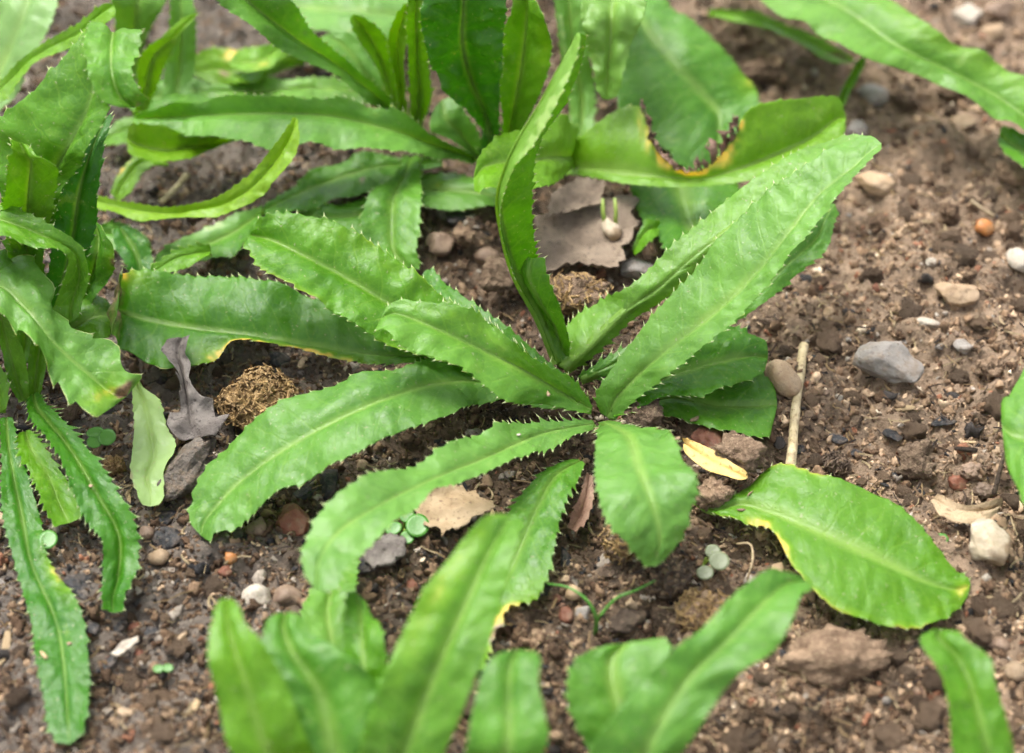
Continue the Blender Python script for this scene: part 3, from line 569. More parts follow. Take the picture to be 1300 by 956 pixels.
# picture cells that a leaf covers (loose bits wholly hidden behind leaves are left out)
COV = np.zeros((330, 240), bool)
for G in GEO:
    p = G['top'].reshape(-1, 3) - CAM
    dz = p @ FWD; px = 650 + p @ RGT / dz * FPX; py = 478 - p @ UPV / dz * FPX
    ok = (px > -8) & (px < 1308) & (py > -8) & (py < 948)
    COV[((px[ok] + 8) / 4).astype(int), ((py[ok] + 8) / 4).astype(int)] = True
def covered(px, py):
    return COV[np.clip(((np.asarray(px) + 8) / 4).astype(int), 0, 329), np.clip(((np.asarray(py) + 8) / 4).astype(int), 0, 239)]

def midrib_mesh(G, L, origin):
    """raised rib along the lower face of the blade"""
    nu = G['nu']; ks = np.unique(np.linspace(0, int(nu * 0.93), 30).astype(int))
    c = G['top'][ks, G['half']] - origin; N = G['N'][ks]; T = G['T'][ks]
    S = np.cross(T, N); S /= np.linalg.norm(S, axis=1)[:, None] + 1e-9
    uu = G['u'][ks]; wd = np.minimum(G['wl'][ks], G['wr'][ks])
    rad = np.minimum(0.0021 * (1 - uu) ** 0.8 + 0.00035, 0.45 * (G['wl'][ks] + G['wr'][ks]) + 0.0003)
    sgn = -1.0 if not L.get('under', 0) else 1.0
    if sgn > 0: base_off = 0.00008
    else: base_off = -0.00036
    V = []; m = 6
    for k in range(len(ks)):
        for a in range(m):
            an = math.pi * a / (m - 1)
            V.append(c[k] + S[k] * (math.cos(an) * rad[k]) + N[k] * (base_off - sgn * 0.0003 + sgn * math.sin(an) * rad[k] * 0.62))
    F = []
    for k in range(len(ks) - 1):
        for a in range(m):
            b = (a + 1) % m
            F.append((k * m + a, k * m + b, (k + 1) * m + b, (k + 1) * m + a))
    F.append(tuple(range(m))); F.append(tuple((len(ks) - 1) * m + a for a in range(m))[::-1])
    me = mesh_from('midrib', np.array(V), F)
    lf = np.zeros((len(V), 3), np.float32); lf[:, 0] = 3; lf[:, 2] = 1
    tn = np.zeros((len(V), 4), np.float32)
    tn[:, :] = np.repeat(G['tint'][ks, G['half']], m, 0); tn[:, 2] = np.maximum(tn[:, 2], 0.35)
    me.attributes.new('lf', 'FLOAT_VECTOR', 'POINT').data.foreach_set('vector', lf.ravel())
    me.attributes.new('tint', 'FLOAT_COLOR', 'POINT').data.foreach_set('color', tn.ravel())
    return me

def spine_mesh(G, origin, seed):
    """thin pale spines on the tips of the marginal teeth"""
    r = np.random.default_rng(seed); V = []; F = []
    for tt, col, o in ((G['tl'], 0, G['oL']), (G['tr'], G['nv'] - 1, G['oR'])):
        for k in range(2, len(tt) - 2):
            if not (tt[k] > tt[k - 1] and tt[k] >= tt[k + 1] and tt[k] > 0.0004): continue
            c = G['top'][k, col] - origin; od = o[k] / (np.linalg.norm(o[k]) + 1e-9)
            w0 = np.linalg.norm(o[k])
            if w0 < 0.0015 or r.random() < .18: continue
            d = od * r.uniform(.6, 1.1) + G['T'][k] * r.uniform(.25, .7) + G['N'][k] * r.uniform(-.05, .35); d /= np.linalg.norm(d)
            ln = r.uniform(.0008, .0017) * (1 + .9 * max(0, 1 - G['u'][k] / .45)); rd = .00022
            s = np.cross(d, G['N'][k]); s /= np.linalg.norm(s) + 1e-9; n2 = np.cross(d, s); b = len(V); c0 = c - d * .0007
            V += [c0 + s * rd * 1.6, c0 + n2 * rd, c0 - s * rd * 1.6, c0 - n2 * rd, c + d * ln]
            F += [(b, b + 1, b + 4), (b + 1, b + 2, b + 4), (b + 2, b + 3, b + 4), (b + 3, b, b + 4)]
    return mesh_from('marginal_spines', np.array(V), F) if V else None

# lowest leaf height over the soil, on a 3 mm grid: soil and loose bits stay below it
GX0, GX1, GY0, GY1, GS = -0.45, 0.45, -0.35, 0.60, 0.003
gnx, gny = int((GX1 - GX0) / GS) + 1, int((GY1 - GY0) / GS) + 1
CEIL = np.full((gnx, gny), 1.0)
for G in GEO + FGEO:
    p = G['bot'].reshape(-1, 3)
    ii = np.round((p[:, 0] - GX0) / GS).astype(int); jj = np.round((p[:, 1] - GY0) / GS).astype(int)
    ok = (ii > 0) & (ii < gnx - 1) & (jj > 0) & (jj < gny - 1)
    for di in (-1, 0, 1):
        for dj in (-1, 0, 1):
            np.minimum.at(CEIL, (ii[ok] + di, jj[ok] + dj), p[ok, 2])
def ceil_at(x, y):
    i = np.clip(np.round((np.asarray(x) - GX0) / GS).astype(int), 0, gnx - 1); j = np.clip(np.round((np.asarray(y) - GY0) / GS).astype(int), 0, gny - 1)
    return CEIL[i, j]

# ------------------------------------------------------------------ ground
def soil_raw(x, y):
    p = np.stack([x, y, np.zeros_like(x)], -1)
    z = 0.0045 * fbm(p * 17, 2, 3) + 0.0036 * fbm(p * 60, 3, 5, 0.55)
    rg = 1 - np.abs(fbm(p * 95, 3, 8, 0.55)); lump = np.clip(vnoise(p * 42 + 7, 31) + .35 * vnoise(p * 110, 32), 0, 1)
    z = z + 0.0026 * (rg - 0.5) + 0.0062 * lump ** 0.7 - 0.0014 + 0.0013 * vnoise(p * 330, 21) + 0.0007 * vnoise(p * 640, 22)
    return z - 0.001
def soil_z(x, y):
    x = np.asarray(x, float); y = np.asarray(y, float)
    return np.minimum(soil_raw(x, y), ceil_at(x, y) - 0.0012)

def axis(c0, c1, step, far):
    mid = list(np.arange(c0, c1 + 1e-9, step)); s = step; lo = []; hi = []; a, b = c0, mid[-1]
    while a > -far:
        s *= 1.35; a -= s; b += s; lo.append(a); hi.append(b)
    return np.array(lo[::-1] + mid + hi)
ax_ = axis(-0.33, 0.33, 0.0015, 60.0); ay_ = axis(-0.22, 0.40, 0.0015, 60.0)
X, Y = np.meshgrid(ax_, ay_, indexing='ij')
Z = soil_z(X, Y)
nx, ny = X.shape
ii, jj = np.meshgrid(np.arange(nx - 1), np.arange(ny - 1), indexing='ij')
a = (ii * ny + jj).ravel()
gm = mesh_np('ground', np.stack([X, Y, Z], -1).reshape(-1, 3), np.stack([a, a + ny, a + ny + 1, a + 1], 1))
ground = link('ground', gm, M['soil']); ground['kind'] = 'structure'

# ------------------------------------------------------------------ plants
PLANTS = {  # base pixel, label
 'main': ((757, 524), 'spiny green culantro rosette with one leaf standing upright at its centre'),
 'left': ((35, 495), 'culantro plant with tall crinkled leaves, beside the grey bark chunk'),
 'far': ((60, 170), 'pale yellow-green culantro leaves growing behind the tall crinkled plant'),
 'back': ((560, 200), 'culantro rosette with dark broad upright leaves, behind the upright-leaf rosette'),
 'burnt': ((730, 198), 'culantro plant with a yellow-edged burnt leaf, beside the dark-leaved rosette'),
 'corner': ((925, -30), 'culantro plant with one very long smooth leaf arching over bare brown soil'),
 'edge': ((1410, 250), 'small green leaf tip of a culantro beyond the orange pebble'),
 'side': ((1440, 575), 'broad upright culantro leaf beyond the grey angular stone and cream stone'),
 'front': ((500, 1045), 'culantro plant with broad bright leaves rising before the scorched leaf'),
 'front_right': ((795, 1045), 'culantro plant with two leaves beside the thin grass blade'),
 'front_corner': ((1275, 1060), 'culantro leaf with yellowish margin below the yellow-tipped flat leaf'),
}
ROOT = {}
for k, ((bx, by), lab) in PLANTS.items():
    p = P(bx, by, 0.0); p[2] = float(soil_z(p[0], p[1]))
    e = bpy.data.objects.new('culantro_plant', None); COL.objects.link(e)
    e.empty_display_size = 0.02; e.location = p
    tag(e, lab, 'plant', 'culantro plants growing in the bed')
    ROOT[k] = e
for i, (L, G) in enumerate(zip(LEAVES, GEO)):
    root = ROOT[L['plant']]; base = np.array(root.location)
    org = G['M'][0].copy()
    o = link('leaf', leaf_mesh(G, L, org), M['leaf'], root, Vector((org - base).tolist()))
    m = link('midrib', midrib_mesh(G, L, org), M['leaf'], o)
    if L['plant'] in ('main', 'left', 'back') and L.get('th', .0013) > .0007:
        sm = spine_mesh(G, org, 900 + i)
        if sm is not None:
            sp = link('marginal_spines', sm, M['spine'], o); sp['kind'] = 'stuff'
# loose leaves
FLAB = {
 'withered': ('withered_leaf', 'withered pale green leaf lying flat beside the grey bark chunk', 'leaf', 'leaf'),
 'torn': ('torn_leaf', 'torn grey skeleton of a dead leaf beside the golden dung clump', 'leaf', 'dry_grey'),
 'stub': ('leaf_stub', 'yellow dried leaf stub resting on dark clods under the short broad leaf', 'leaf', 'dry_yellow'),
 'shard': ('dry_leaf', 'curled tan shard of dry leaf above the cream stone', 'leaf', 'dry_tan'),
 'pale_strip': ('dry_leaf', 'narrow rust brown dry leaf with toothed edge beside the scorched leaf', 'leaf', 'dry_rust'),
}
for L, G in zip(FREE, FGEO):
    nm, lab, cat, mt = FLAB[L['key']]
    org = G['M'][0].copy()
    o = link(nm, leaf_mesh(G, L, org), M[mt], None, Vector(org.tolist()))
    tag(o, lab, cat)
    link('midrib', midrib_mesh(G, L, org), M[mt], o)

# shrivelled remains hanging in the bite of the burnt leaf
bi = [i for i, L in enumerate(LEAVES) if L['plant'] == 'burnt'][1]
def withered_margin():
    G = GEO[bi]; parts_v = []; F = []
    e = G['top'][:, 0]; m = G['M']; u = G['u']
    ks = [k for k in range(len(u)) if 0.30 < u[k] < 0.66]
    r = np.random.default_rng(5); V = []
    for k in ks:
        out = e[k] - m[k]; out /= np.linalg.norm(out) + 1e-9
        hgt = 0.003 + 0.006 * abs(vnoise(np.array([u[k] * 60, 0, 0]), 4)) * (1.0 + .8 * r.random())
        V.append(e[k] - out * 0.0006)
        for s in (0.4, 0.7, 1.0):
            V.append(e[k] + out * hgt * s + r.normal(0, 0.0016, 3) * s + np.array([0, -0.002 * s, 0]))
    for i in range(len(ks) - 1):
        for j in range(3):
            if r.random() < 0.45: continue
            a = i * 4 + j; F.append((a, a + 1, a + 5, a + 4))
    return np.array(V), F
V_, F_ = withered_margin()
burnt_leaf = [o for o in ROOT['burnt'].children][1]
org = GEO[bi]['M'][0]
wm = link('withered_margin', mesh_from('withered_margin', V_ - org, F_), M['dry_rust'], burnt_leaf)
md = wm.modifiers.new('thickness', 'SOLIDIFY'); md.thickness = 0.0003
wm['label'] = 'shrivelled brown remains along the burnt edge'

# ---- shapes
def ico(sub):
    bm = bmesh.new(); bmesh.ops.create_icosphere(bm, subdivisions=sub, radius=1.0)
    V = np.array([v.co[:] for v in bm.verts]); F = np.array([[v.index for v in f.verts] for f in bm.faces]); bm.free(); return V, F
ICO = {k: ico(k) for k in (1, 2, 3, 4)}

def stone_shape(seed, sub=3, cuts=7, rough=0.10, cut_at=(0.55, 0.85)):
    r = np.random.default_rng(seed); V, F = ICO[sub]; V = V.copy()
    for _ in range(cuts):
        n = r.normal(size=3); n /= np.linalg.norm(n); d = r.uniform(*cut_at)
        ex = np.maximum(0, V @ n - d); V = V - ex[:, None] * n * 0.93
    V = V + V * (rough * fbm(V * 1.7 + seed, 3, seed))[:, None]
    return V / np.abs(V).max(axis=0), F
def clod_shape(seed, sub=4, amp=0.42):
    V, F = ICO[sub]; V = V.copy()
    d = amp * fbm(V * 1.5 + seed * 1.7, 2, seed) + amp * .75 * np.abs(fbm(V * 3.6 + seed, 3, seed + 2, .6)) + amp * .32 * fbm(V * 9 + seed, 3, seed + 7, .65)
    V = V * (1 + d)[:, None]
    return V / np.abs(V).max(axis=0), F

def bark_shape(seed, sub=4):
    V, F = stone_shape(seed, sub, 7, 0.2)
    st = np.stack([V[:, 0] * 5.5, V[:, 1] * 1.3, V[:, 2] * 5.5], -1) + .5 * np.stack([vnoise(V * 2, seed + k) for k in (1, 2, 3)], -1)
    rg = 1 - np.abs(fbm(st, 3, seed)); V = V * (1 + .20 * (rg - .6))[:, None]
    return V / np.abs(V).max(axis=0), F
def put(name, shape, px, py, wpx, hpx, mat, label, cat, flat=0.7, ang=0.0, embed=0.3, group=None, tilt=(0, 0), zmin=None):
    """a rock-like thing that fills wpx x hpx pixels of the photograph, resting on the soil under that pixel"""
    V, F = shape; s = mpp(px, py)
    ra = wpx / 2 * s; rb = hpx / 2 * s / math.sqrt(0.5 + 0.5 * flat * flat); rc = rb * flat
    if wpx < hpx: rc = min(rc, ra * 0.9)
    z = 0.0
    for _ in range(3):
        p = P(px, py, z); z = float(soil_raw(p[0], p[1])) + rc * (1 - 2 * embed)
        if zmin is not None: z = max(z, zmin)
    p = P(px, py, z)
    W = V * np.array([ra, rb, rc])
    rm = np.array(Matrix.Rotation(tilt[0], 3, 'X') @ Matrix.Rotation(tilt[1], 3, 'Y')); W = W @ rm.T
    me = mesh_np(name, W, None, F)
    o = link(name, me, M[mat], None, Vector(p.tolist()), (0, 0, ang))
    tag(o, label, cat, group); HERO.append((p[0], p[1], max(ra, rb) * 0.9, z)); return o
HERO = []

# ---- stones one can tell apart: (px, py, w, h, material, flat, angle, cuts, label)
ST = [
 (1131,464,98,62,'grey_stone',.7,.1,9,'large grey angular stone lying on bare brown soil beside the cane'),
 (1256,690,58,66,'cream_stone',.9,.5,8,'cream angular stone with rough brown underside beside the yellow-tipped leaf'),
 (1216,612,30,24,'red_stone',.8,0,4,'small smooth red-brown stone above the curled leaf shard'),
 (1247,289,31,27,'orange_stone',.8,.2,4,'rounded orange pebble on the open brown soil'),
 (995,480,42,58,'tan_stone',.8,.4,3,'smooth beige stone tucked between the leaf end and the cane'),
 (1112,232,52,32,'tan_stone',.7,-.5,5,'oblong tan stone near the tip of the longest rosette leaf'),
 (1177,410,34,14,'white_stone',.6,-.1,7,'flat whitish chip behind the large grey angular stone'),
 (1225,440,30,20,'grey_stone',.6,-.1,7,'small squarish grey chip to the side of the grey angular stone'),
 (1213,370,58,36,'tan_stone',.6,.1,6,'broad tan stone half sunk in crumbly soil'),
 (1294,332,30,40,'white_stone',.8,.1,5,'pale rounded stone beyond the broad tan stone'),
 (327,758,40,36,'white_stone',.9,.3,5,'chalky white stone beside its grey-brown twin on the soil'),
 (365,760,38,36,'brown_stone',.85,.8,4,'grey-brown rounded stone touching the chalky white stone'),
 (292,708,20,18,'orange_stone',.9,.3,3,'small orange pebble behind the chalky white stone'),
 (286,725,20,15,'red_stone',.8,.3,4,'small pinkish pebble behind the chalky white stone'),
 (186,676,20,18,'brown_stone',.9,0,2,'round olive brown pebble beside the charcoal piece'),
 (187,731,22,15,'white_stone',.7,.2,4,'small white pebble beside the toothed leaf tip'),
 (201,706,28,24,'tan_stone',.7,.7,6,'small tan chip below the charcoal piece'),
 (172,796,18,12,'red_stone',.8,.1,4,'tiny reddish pebble near the white flake'),
 (176,831,14,17,'red_stone',.9,.1,4,'tiny dark red pebble below the white flake'),
 (372,660,46,50,'red_stone',.8,.5,6,'dark red-brown rock half hidden under a leaf'),
 (326,668,34,30,'brown_stone',.8,.5,6,'dark brown rock under the edge of a broad leaf'),
 (460,591,17,17,'tan_stone',.95,.5,2,'round shiny olive seed-like pebble between two long leaves'),
 (618,328,36,30,'brown_stone',.85,.1,2,'smooth pinkish brown pebble beside the upright leaf'),
 (812,341,50,34,'grey_stone',.7,.1,4,'dark smooth stone at the edge of the dry brown leaf'),
 (902,561,52,38,'red_stone',.7,-.3,4,'reddish smooth stone above the yellow leaf stub'),
 (1267,819,30,22,'brown_stone',.85,.1,4,'rounded brown stone near the yellow-margined leaf'),
 (1290,852,32,26,'tan_stone',.8,.6,5,'pale tan stone near the yellow-margined leaf'),
 (524,744,20,18,'red_stone',.9,.1,4,'small brick red pebble in the dark gap beside the front leaf'),
 (728,752,22,20,'tan_stone',.9,.4,3,'small tan pebble beside the thin grass blade'),
 (717,778,20,30,'red_stone',.8,.4,4,'oblong red-brown pebble beside the thin grass blade'),
 (742,777,24,22,'grey_stone',.8,.4,7,'small grey lump beside the oblong red-brown pebble'),
 (1187,400,12,10,'white_stone',.8,0,4,'tiny white chip on crumbly soil'),
 (1052,396,17,15,'tan_stone',.9,0,3,'small round yellowish pebble in the shade of the longest leaf'),
 (1182,333,14,12,'white_stone',.9,0,3,'tiny pale pebble on the open crumbly soil'),
 (1108,120,40,32,'grey_stone',.8,0,3,'rounded grey stone under the very long arching leaf'),
 (1088,165,30,28,'grey_stone',.8,0,4,'small grey stone behind the tip of the longest leaf'),
 (1222,157,36,28,'tan_stone',.8,0,4,'tan stone in the shade of the very long arching leaf'),
 (1230,22,44,34,'white_stone',.7,0,5,'pale lump of stone beyond the very long arching leaf'),
 (1262,38,40,26,'tan_stone',.7,.5,5,'pale tan stone beyond the very long arching leaf'),
 (1270,12,44,24,'brown_stone',.7,.2,5,'brown stone at the far side of the bed'),
 (556,310,44,34,'brown_stone',.7,.2,6,'angular brown stone behind the long toothed leaf'),
 (583,262,60,40,'grey_stone',.7,.2,5,'blurred grey stone under the flat leaf end'),
]
for i, (px, py, w_, h_, mt, fl, an, cuts, lab) in enumerate(ST):
    big = w_ > 45
    put('stone' if w_ > 24 else 'pebble', stone_shape(40 + i, 4 if big else 3, cuts, 0.14 if cuts > 3 else 0.07, (0.5, 0.85)), px, py, w_, h_, mt, lab, 'stone' if w_ > 24 else 'pebble', fl, an, 0.28)

CL = [
 (815,524,54,44,'clod','crumbly brown soil clod at the foot of the upright-leaf rosette'),
 (938,578,66,78,'clod','tall dark soil clod between the reddish stone and the cane'),
 (906,628,52,48,'clod','dark soil clod under the yellow leaf stub'),
 (1163,585,70,60,'clod','large red-brown soil clod beyond the yellow-tipped flat leaf'),
 (1060,588,36,30,'clod','reddish soil clod beside the lower end of the cane'),
 (1058,832,160,76,'clod','big rough soil clod before the yellow-tipped flat leaf'),
 (736,374,88,66,'clod','shaggy brown clod in front of the dry brown leaf'),
 (645,352,70,54,'clod','dark crumbly clod beside the foot of the upright leaf'),
 (590,300,34,30,'clod','tan crumbly clod near the smooth pinkish brown pebble'),
 (852,735,66,50,'clod','rough clod under the tip of the short broad leaf'),
 (892,775,70,46,'clod','fibrous brown clod above the front leaf'),
 (790,690,50,46,'clod','reddish fibrous clod beside the short broad leaf'),
 (1232,598,32,26,'brown_stone','knobbly grey-brown clod beside the smooth red-brown stone'),
 (1247,623,34,24,'brown_stone','knobbly grey-brown clod at the tip of the curled shard'),
 (1256,468,44,32,'clod','pale tan clod to the side of the grey angular stone'),
 (145,592,34,30,'dung','small fibrous golden crumb under the toothed leaf'),
 (1118,285,34,26,'clod_dark','dark clod on the open soil behind the longest leaf'),
 (1205,270,32,34,'clod_dark','black-brown clod beside the orange pebble'),
 (960,95,70,40,'clod_dark','dark lump of soil under the dried narrow leaf'),
 (1285,220,50,40,'clod','brown clod beneath the small green leaf tip'),
]
for i, (px, py, w_, h_, mt, lab) in enumerate(CL):
    put('soil_clod', clod_shape(300 + i, 4, .3 if w_ > 100 else .42), px, py, w_, h_, mt, lab, 'clod', 0.8, i * 1.3 if w_ < 1.3 * h_ else 0.1, 0.25, zmin={0: .013, 1: .016, 2: .010, 6: .012, 7: .009, 9: .008, 10: .008, 11: .008}.get(i))

# golden dung clump: core and fibre flakes
dg = put('dung_clump', clod_shape(77, 4, 0.36), 327, 506, 108, 78, 'dung', 'golden brown fibrous dung clump beside the torn grey leaf', 'dung', 0.8, 0.15, 0.25)
def flakes(core, n, seed, ln=(0.002, 0.007), wd=0.0005):
    r = np.random.default_rng(seed)
    vs = np.array([v.co[:] for v in core.data.vertices]); ns = np.array([v.normal[:] for v in core.data.vertices])
    V = []; F = []
    for _ in range(n):
        k = r.integers(len(vs)); p, nn = vs[k], ns[k]
        t = np.cross(nn, r.normal(size=3)); t /= np.linalg.norm(t) + 1e-9; s = np.cross(nn, t)
        l = r.uniform(*ln); w_ = wd * r.uniform(.5, 1.6); b = len(V); up = r.uniform(-.1, .35)
        for q in (-.5, 0, .5):
            c = p + t * l * q + nn * (0.0004 + abs(q) * l * up * r.random())
            V += [c - s * w_, c + s * w_, c + nn * 0.0004]
        for i in range(2):
            a = b + i * 3
            F += [(a, a + 2, a + 5, a + 3), (a + 2, a + 1, a + 4, a + 5), (a + 1, a, a + 3, a + 4)]
    return mesh_from('fibre_flakes', np.array(V), F, False)
fo = link('fibre_flakes', flakes(dg, 1500, 3, (0.0015, 0.006), 0.0004), M['flake'], dg); fo['kind'] = 'stuff'
for o in [o for o in bpy.data.objects if o.name.startswith('soil_clod') and o.get('label', '').split()[0] in ('shaggy', 'fibrous', 'reddish', 'rough')]:
    f2 = link('fibre_flakes', flakes(o, 260, len(o['label']), (0.0015, 0.006), 0.00035), M['flake'] if 'shaggy' in o['label'] or 'fibrous' in o['label'] else M['wood'], o); f2['kind'] = 'stuff'

# charcoal and bark
CH = [(219,682,54,32,.2,'flat slate-black charcoal piece below the grey bark chunk'),(210,660,34,24,.4,'smaller charcoal piece between bark chunk and the flat slate-black one'),
 (98,748,46,42,.3,'dark charcoal slab between the two toothed hanging leaves'),(116,799,22,22,.5,'charcoal lump at the edge of the scarred hanging leaf'),
 (149,798,34,12,.9,'thin black splinter beside the tiny reddish pebble'),(191,803,24,15,.1,'small flat charcoal flake near the white flake'),(136,842,40,13,.7,'long black splinter below the white flake'),
 (294,678,30,20,.6,'charcoal bit under the tip of the broad leaf'),(1066,558,30,12,-.5,'thin grey-black chip beside the cane'),(1134,552,33,22,.1,'flat blue-black charcoal chip above the large red-brown clod'),
 (1198,534,42,16,.3,'long black chip on the soil before the grey angular stone'),(1012,571,38,13,.5,'black splinter lying across the lower cane'),(1086,577,20,14,-.6,'small black chip beside the reddish clod'),
 (393,624,50,20,.7,'charred black wood sliver under the long leaf'),(417,616,26,46,.1,'ridged black charcoal block between two long leaves'),(718,716,20,40,.2,'narrow charcoal piece beside the scorched leaf edge'),
 (748,645,24,18,.3,'small charcoal piece beside the short broad leaf'),(455,720,34,24,.3,'black charcoal fragment below the grey flat flake'),(370,716,30,18,.8,'blue-black chip under the drooping leaf'),
 (350,455,34,24,.5,'black charred bit behind the golden dung clump'),(585,275,40,22,.2,'dark charred bit behind the flat leaf end'),(1035,455,20,12,.5,'dark chip near the top of the cane')]
for i, (px, py, w_, h_, an, lab) in enumerate(CH):
    put('charcoal_piece', stone_shape(500 + i, 3, 10, 0.08, (0.4, 0.75)), px, py, w_, h_, 'charcoal', lab, 'charcoal', 0.45, an, 0.25)
put('bark_chunk', bark_shape(611), 238, 596, 50, 96, 'bark', 'weathered grey bark chunk between withered leaf and broad leaf', 'bark', 0.5, -0.55, 0.2)
put('wood_chunk', bark_shape(612), 797, 783, 78, 42, 'wood', 'grey rotten wood chunk behind the front leaf, beside the grass blade', 'wood', 0.5, 0.15, 0.25)
put('wood_chunk', bark_shape(613), 778, 723, 84, 22, 'wood', 'dark narrow wood piece under the tip of the short broad leaf', 'wood', 0.6, 0.42, 0.25)
put('bark_flake', stone_shape(614, 3, 9, 0.12), 213, 578, 26, 48, 'charcoal', 'dark upright bark flake beside the withered pale leaf', 'bark', 0.4, 0.2, 0.2)

# flat dry pieces traced from their outline, laid on the soil
def flat_piece(name, pts, z_cm, mat, label, cat, curl=0.3, thick=0.0003, seed=1, bumpy=0.0022):
    pts = np.array(pts, float); c = pts.mean(axis=0); n = len(pts); m = 64
    d = np.concatenate([[0], np.cumsum(np.linalg.norm(np.diff(np.vstack([pts, pts[:1]]), axis=0), axis=1))])
    q = np.linspace(0, d[-1], m, endpoint=False); pp = np.vstack([pts, pts[:1]])
    ring = np.stack([np.interp(q, d, pp[:, 0]), np.interp(q, d, pp[:, 1])], 1)
    C0 = P(c[0], c[1], z_cm * .01); V = [C0]; RR = 9
    W = P(ring[:, 0], ring[:, 1], np.full(m, z_cm * .01))
    for k in range(1, RR + 1):
        f = k / RR; p = C0 + (W - C0) * f
        if k == RR: p = p + (W - C0) * (0.13 * vnoise(np.stack([q * .25, q * 0 + seed, q * 0], -1), seed))[:, None]
        p[:, 2] += curl * .01 * f ** 3 * (0.5 + vnoise(p * 28, seed)) + bumpy * fbm(p * 95, 3, seed)
        V += list(p)
    V = np.array(V); N = len(V); F = []
    for j in range(m): F.append((0, 1 + j, 1 + (j + 1) % m))
    for k in range(RR - 1):
        a = 1 + k * m; b = a + m
        for j in range(m): j2 = (j + 1) % m; F.append((a + j, b + j, b + j2, a + j2))
    me = mesh_from(name, V - C0, F)
    o = link(name, me, M[mat], None, Vector(C0.tolist()))
    s = o.modifiers.new('thickness', 'SOLIDIFY'); s.thickness = thick; s.offset = 0
    tag(o, label, cat); return o
flat_piece('dry_leaf', [(517,641),(533,628),(571,614),(605,622),(617,635),(632,639),(622,655),(593,668),(562,679),(543,667),(528,652)], 1.0, 'dry_tan', 'flat tan dry leaf beneath the long drooping leaf', 'leaf', .3, seed=2)
flat_piece('dry_leaf', [(672,300),(703,265),(757,246),(803,250),(812,285),(795,315),(788,350),(760,356),(735,345),(703,356),(685,360),(674,330)], 1.1, 'dry_brown', 'large grey-brown dry leaf behind the upright leaf', 'leaf', .8, seed=3, bumpy=.002)
flat_piece('dry_leaf', [(700,250),(735,232),(770,236),(765,262),(720,275),(695,280)], 1.7, 'dry_brown', 'smaller grey-brown dry leaf lying over the large dry one', 'leaf', .8, seed=13)
flat_piece('wood_flake', [(458,708),(470,690),(492,683),(517,684),(512,708),(495,720),(472,727)], .8, 'dry_grey', 'grey flat flake beneath the three-lobed seedling', 'wood', .1, .0016, seed=4)
flat_piece('bark_flake', [(139,828),(150,818),(174,806),(177,812),(163,823),(148,832)], .6, 'white_stone', 'white flake lying on the greyish soil', 'flake', .05, .001, seed=5)

# ---- sticks, stems, sprouts
def tube_mesh(name, pts, rads, m=8):
    pts = [np.array(p) for p in pts]; V = []; F = []
    for i, p in enumerate(pts):
        t = pts[min(i + 1, len(pts) - 1)] - pts[max(i - 1, 0)]; t /= np.linalg.norm(t) + 1e-9
        a = np.cross(t, [0.3, 0.1, 0.95]); a /= np.linalg.norm(a) + 1e-9; b = np.cross(t, a)
        for k in range(m):
            an = 2 * math.pi * k / m; V.append(p + (a * math.cos(an) + b * math.sin(an)) * rads[i])
    for i in range(len(pts) - 1):
        for k in range(m):
            k2 = (k + 1) % m; F.append((i * m + k, i * m + k2, (i + 1) * m + k2, (i + 1) * m + k))
    F.append(tuple(range(m))[::-1]); F.append(tuple((len(pts) - 1) * m + k for k in range(m)))
    return V, F
def stick(name, path, r_mm, mat, label, cat, group=None):
    """path: (px, py, z_cm)"""
    pw = np.array([P(a, b, c * .01) for a, b, c in path])
    t = np.linspace(0, 1, len(pw)); q = np.linspace(0, 1, 14)
    pw = spline(t, pw, q); pw = pw + 0.0006 * np.stack([vnoise(pw * 60, s) for s in (1, 2, 3)], -1)
    org = pw[0].copy()
    rr = r_mm * .001 * (1 + .12 * vnoise(np.stack([q * 9, q * 0, q * 0], -1), len(label)))
    V, F = tube_mesh(name, pw - org, rr)
    o = link(name, mesh_from(name, np.array(V), F), M[mat], None, Vector(org.tolist())); tag(o, label, cat, group); return o
stick('dry_cane', [(1020,438,.7),(1014,490,.7),(1008,545,.6),(1002,598,.5)], 2.2, 'cane', 'pale dry cane lying on the soil beside the beige stone', 'stick')
stick('straw', [(752,548,.9),(768,540,1.0),(795,540,.9)], .7, 'straw', 'short straw bit at the foot of the short broad leaf', 'straw')
stick('twig', [(1262,628,.9),(1268,605,1.5),(1276,575,2.2)], .9, 'wood', 'dark twig sticking up beside the knobbly clods', 'stick')
stick('root_fibre', [(935,690,.6),(952,690,.9),(955,710,.9),(948,735,.5)], .45, 'straw', 'thin pale curved root in the bite of the yellow-tipped leaf', 'root')
stick('straw', [(205,257,.8),(222,240,.9),(238,222,1.0)], 1.6, 'cane', 'pale straw stub behind the curved yellow-green leaf', 'straw')
stick('straw', [(1232,255,.6),(1250,268,.6),(1262,276,.5)], .9, 'straw', 'thin straw on the soil beside the orange pebble', 'straw')

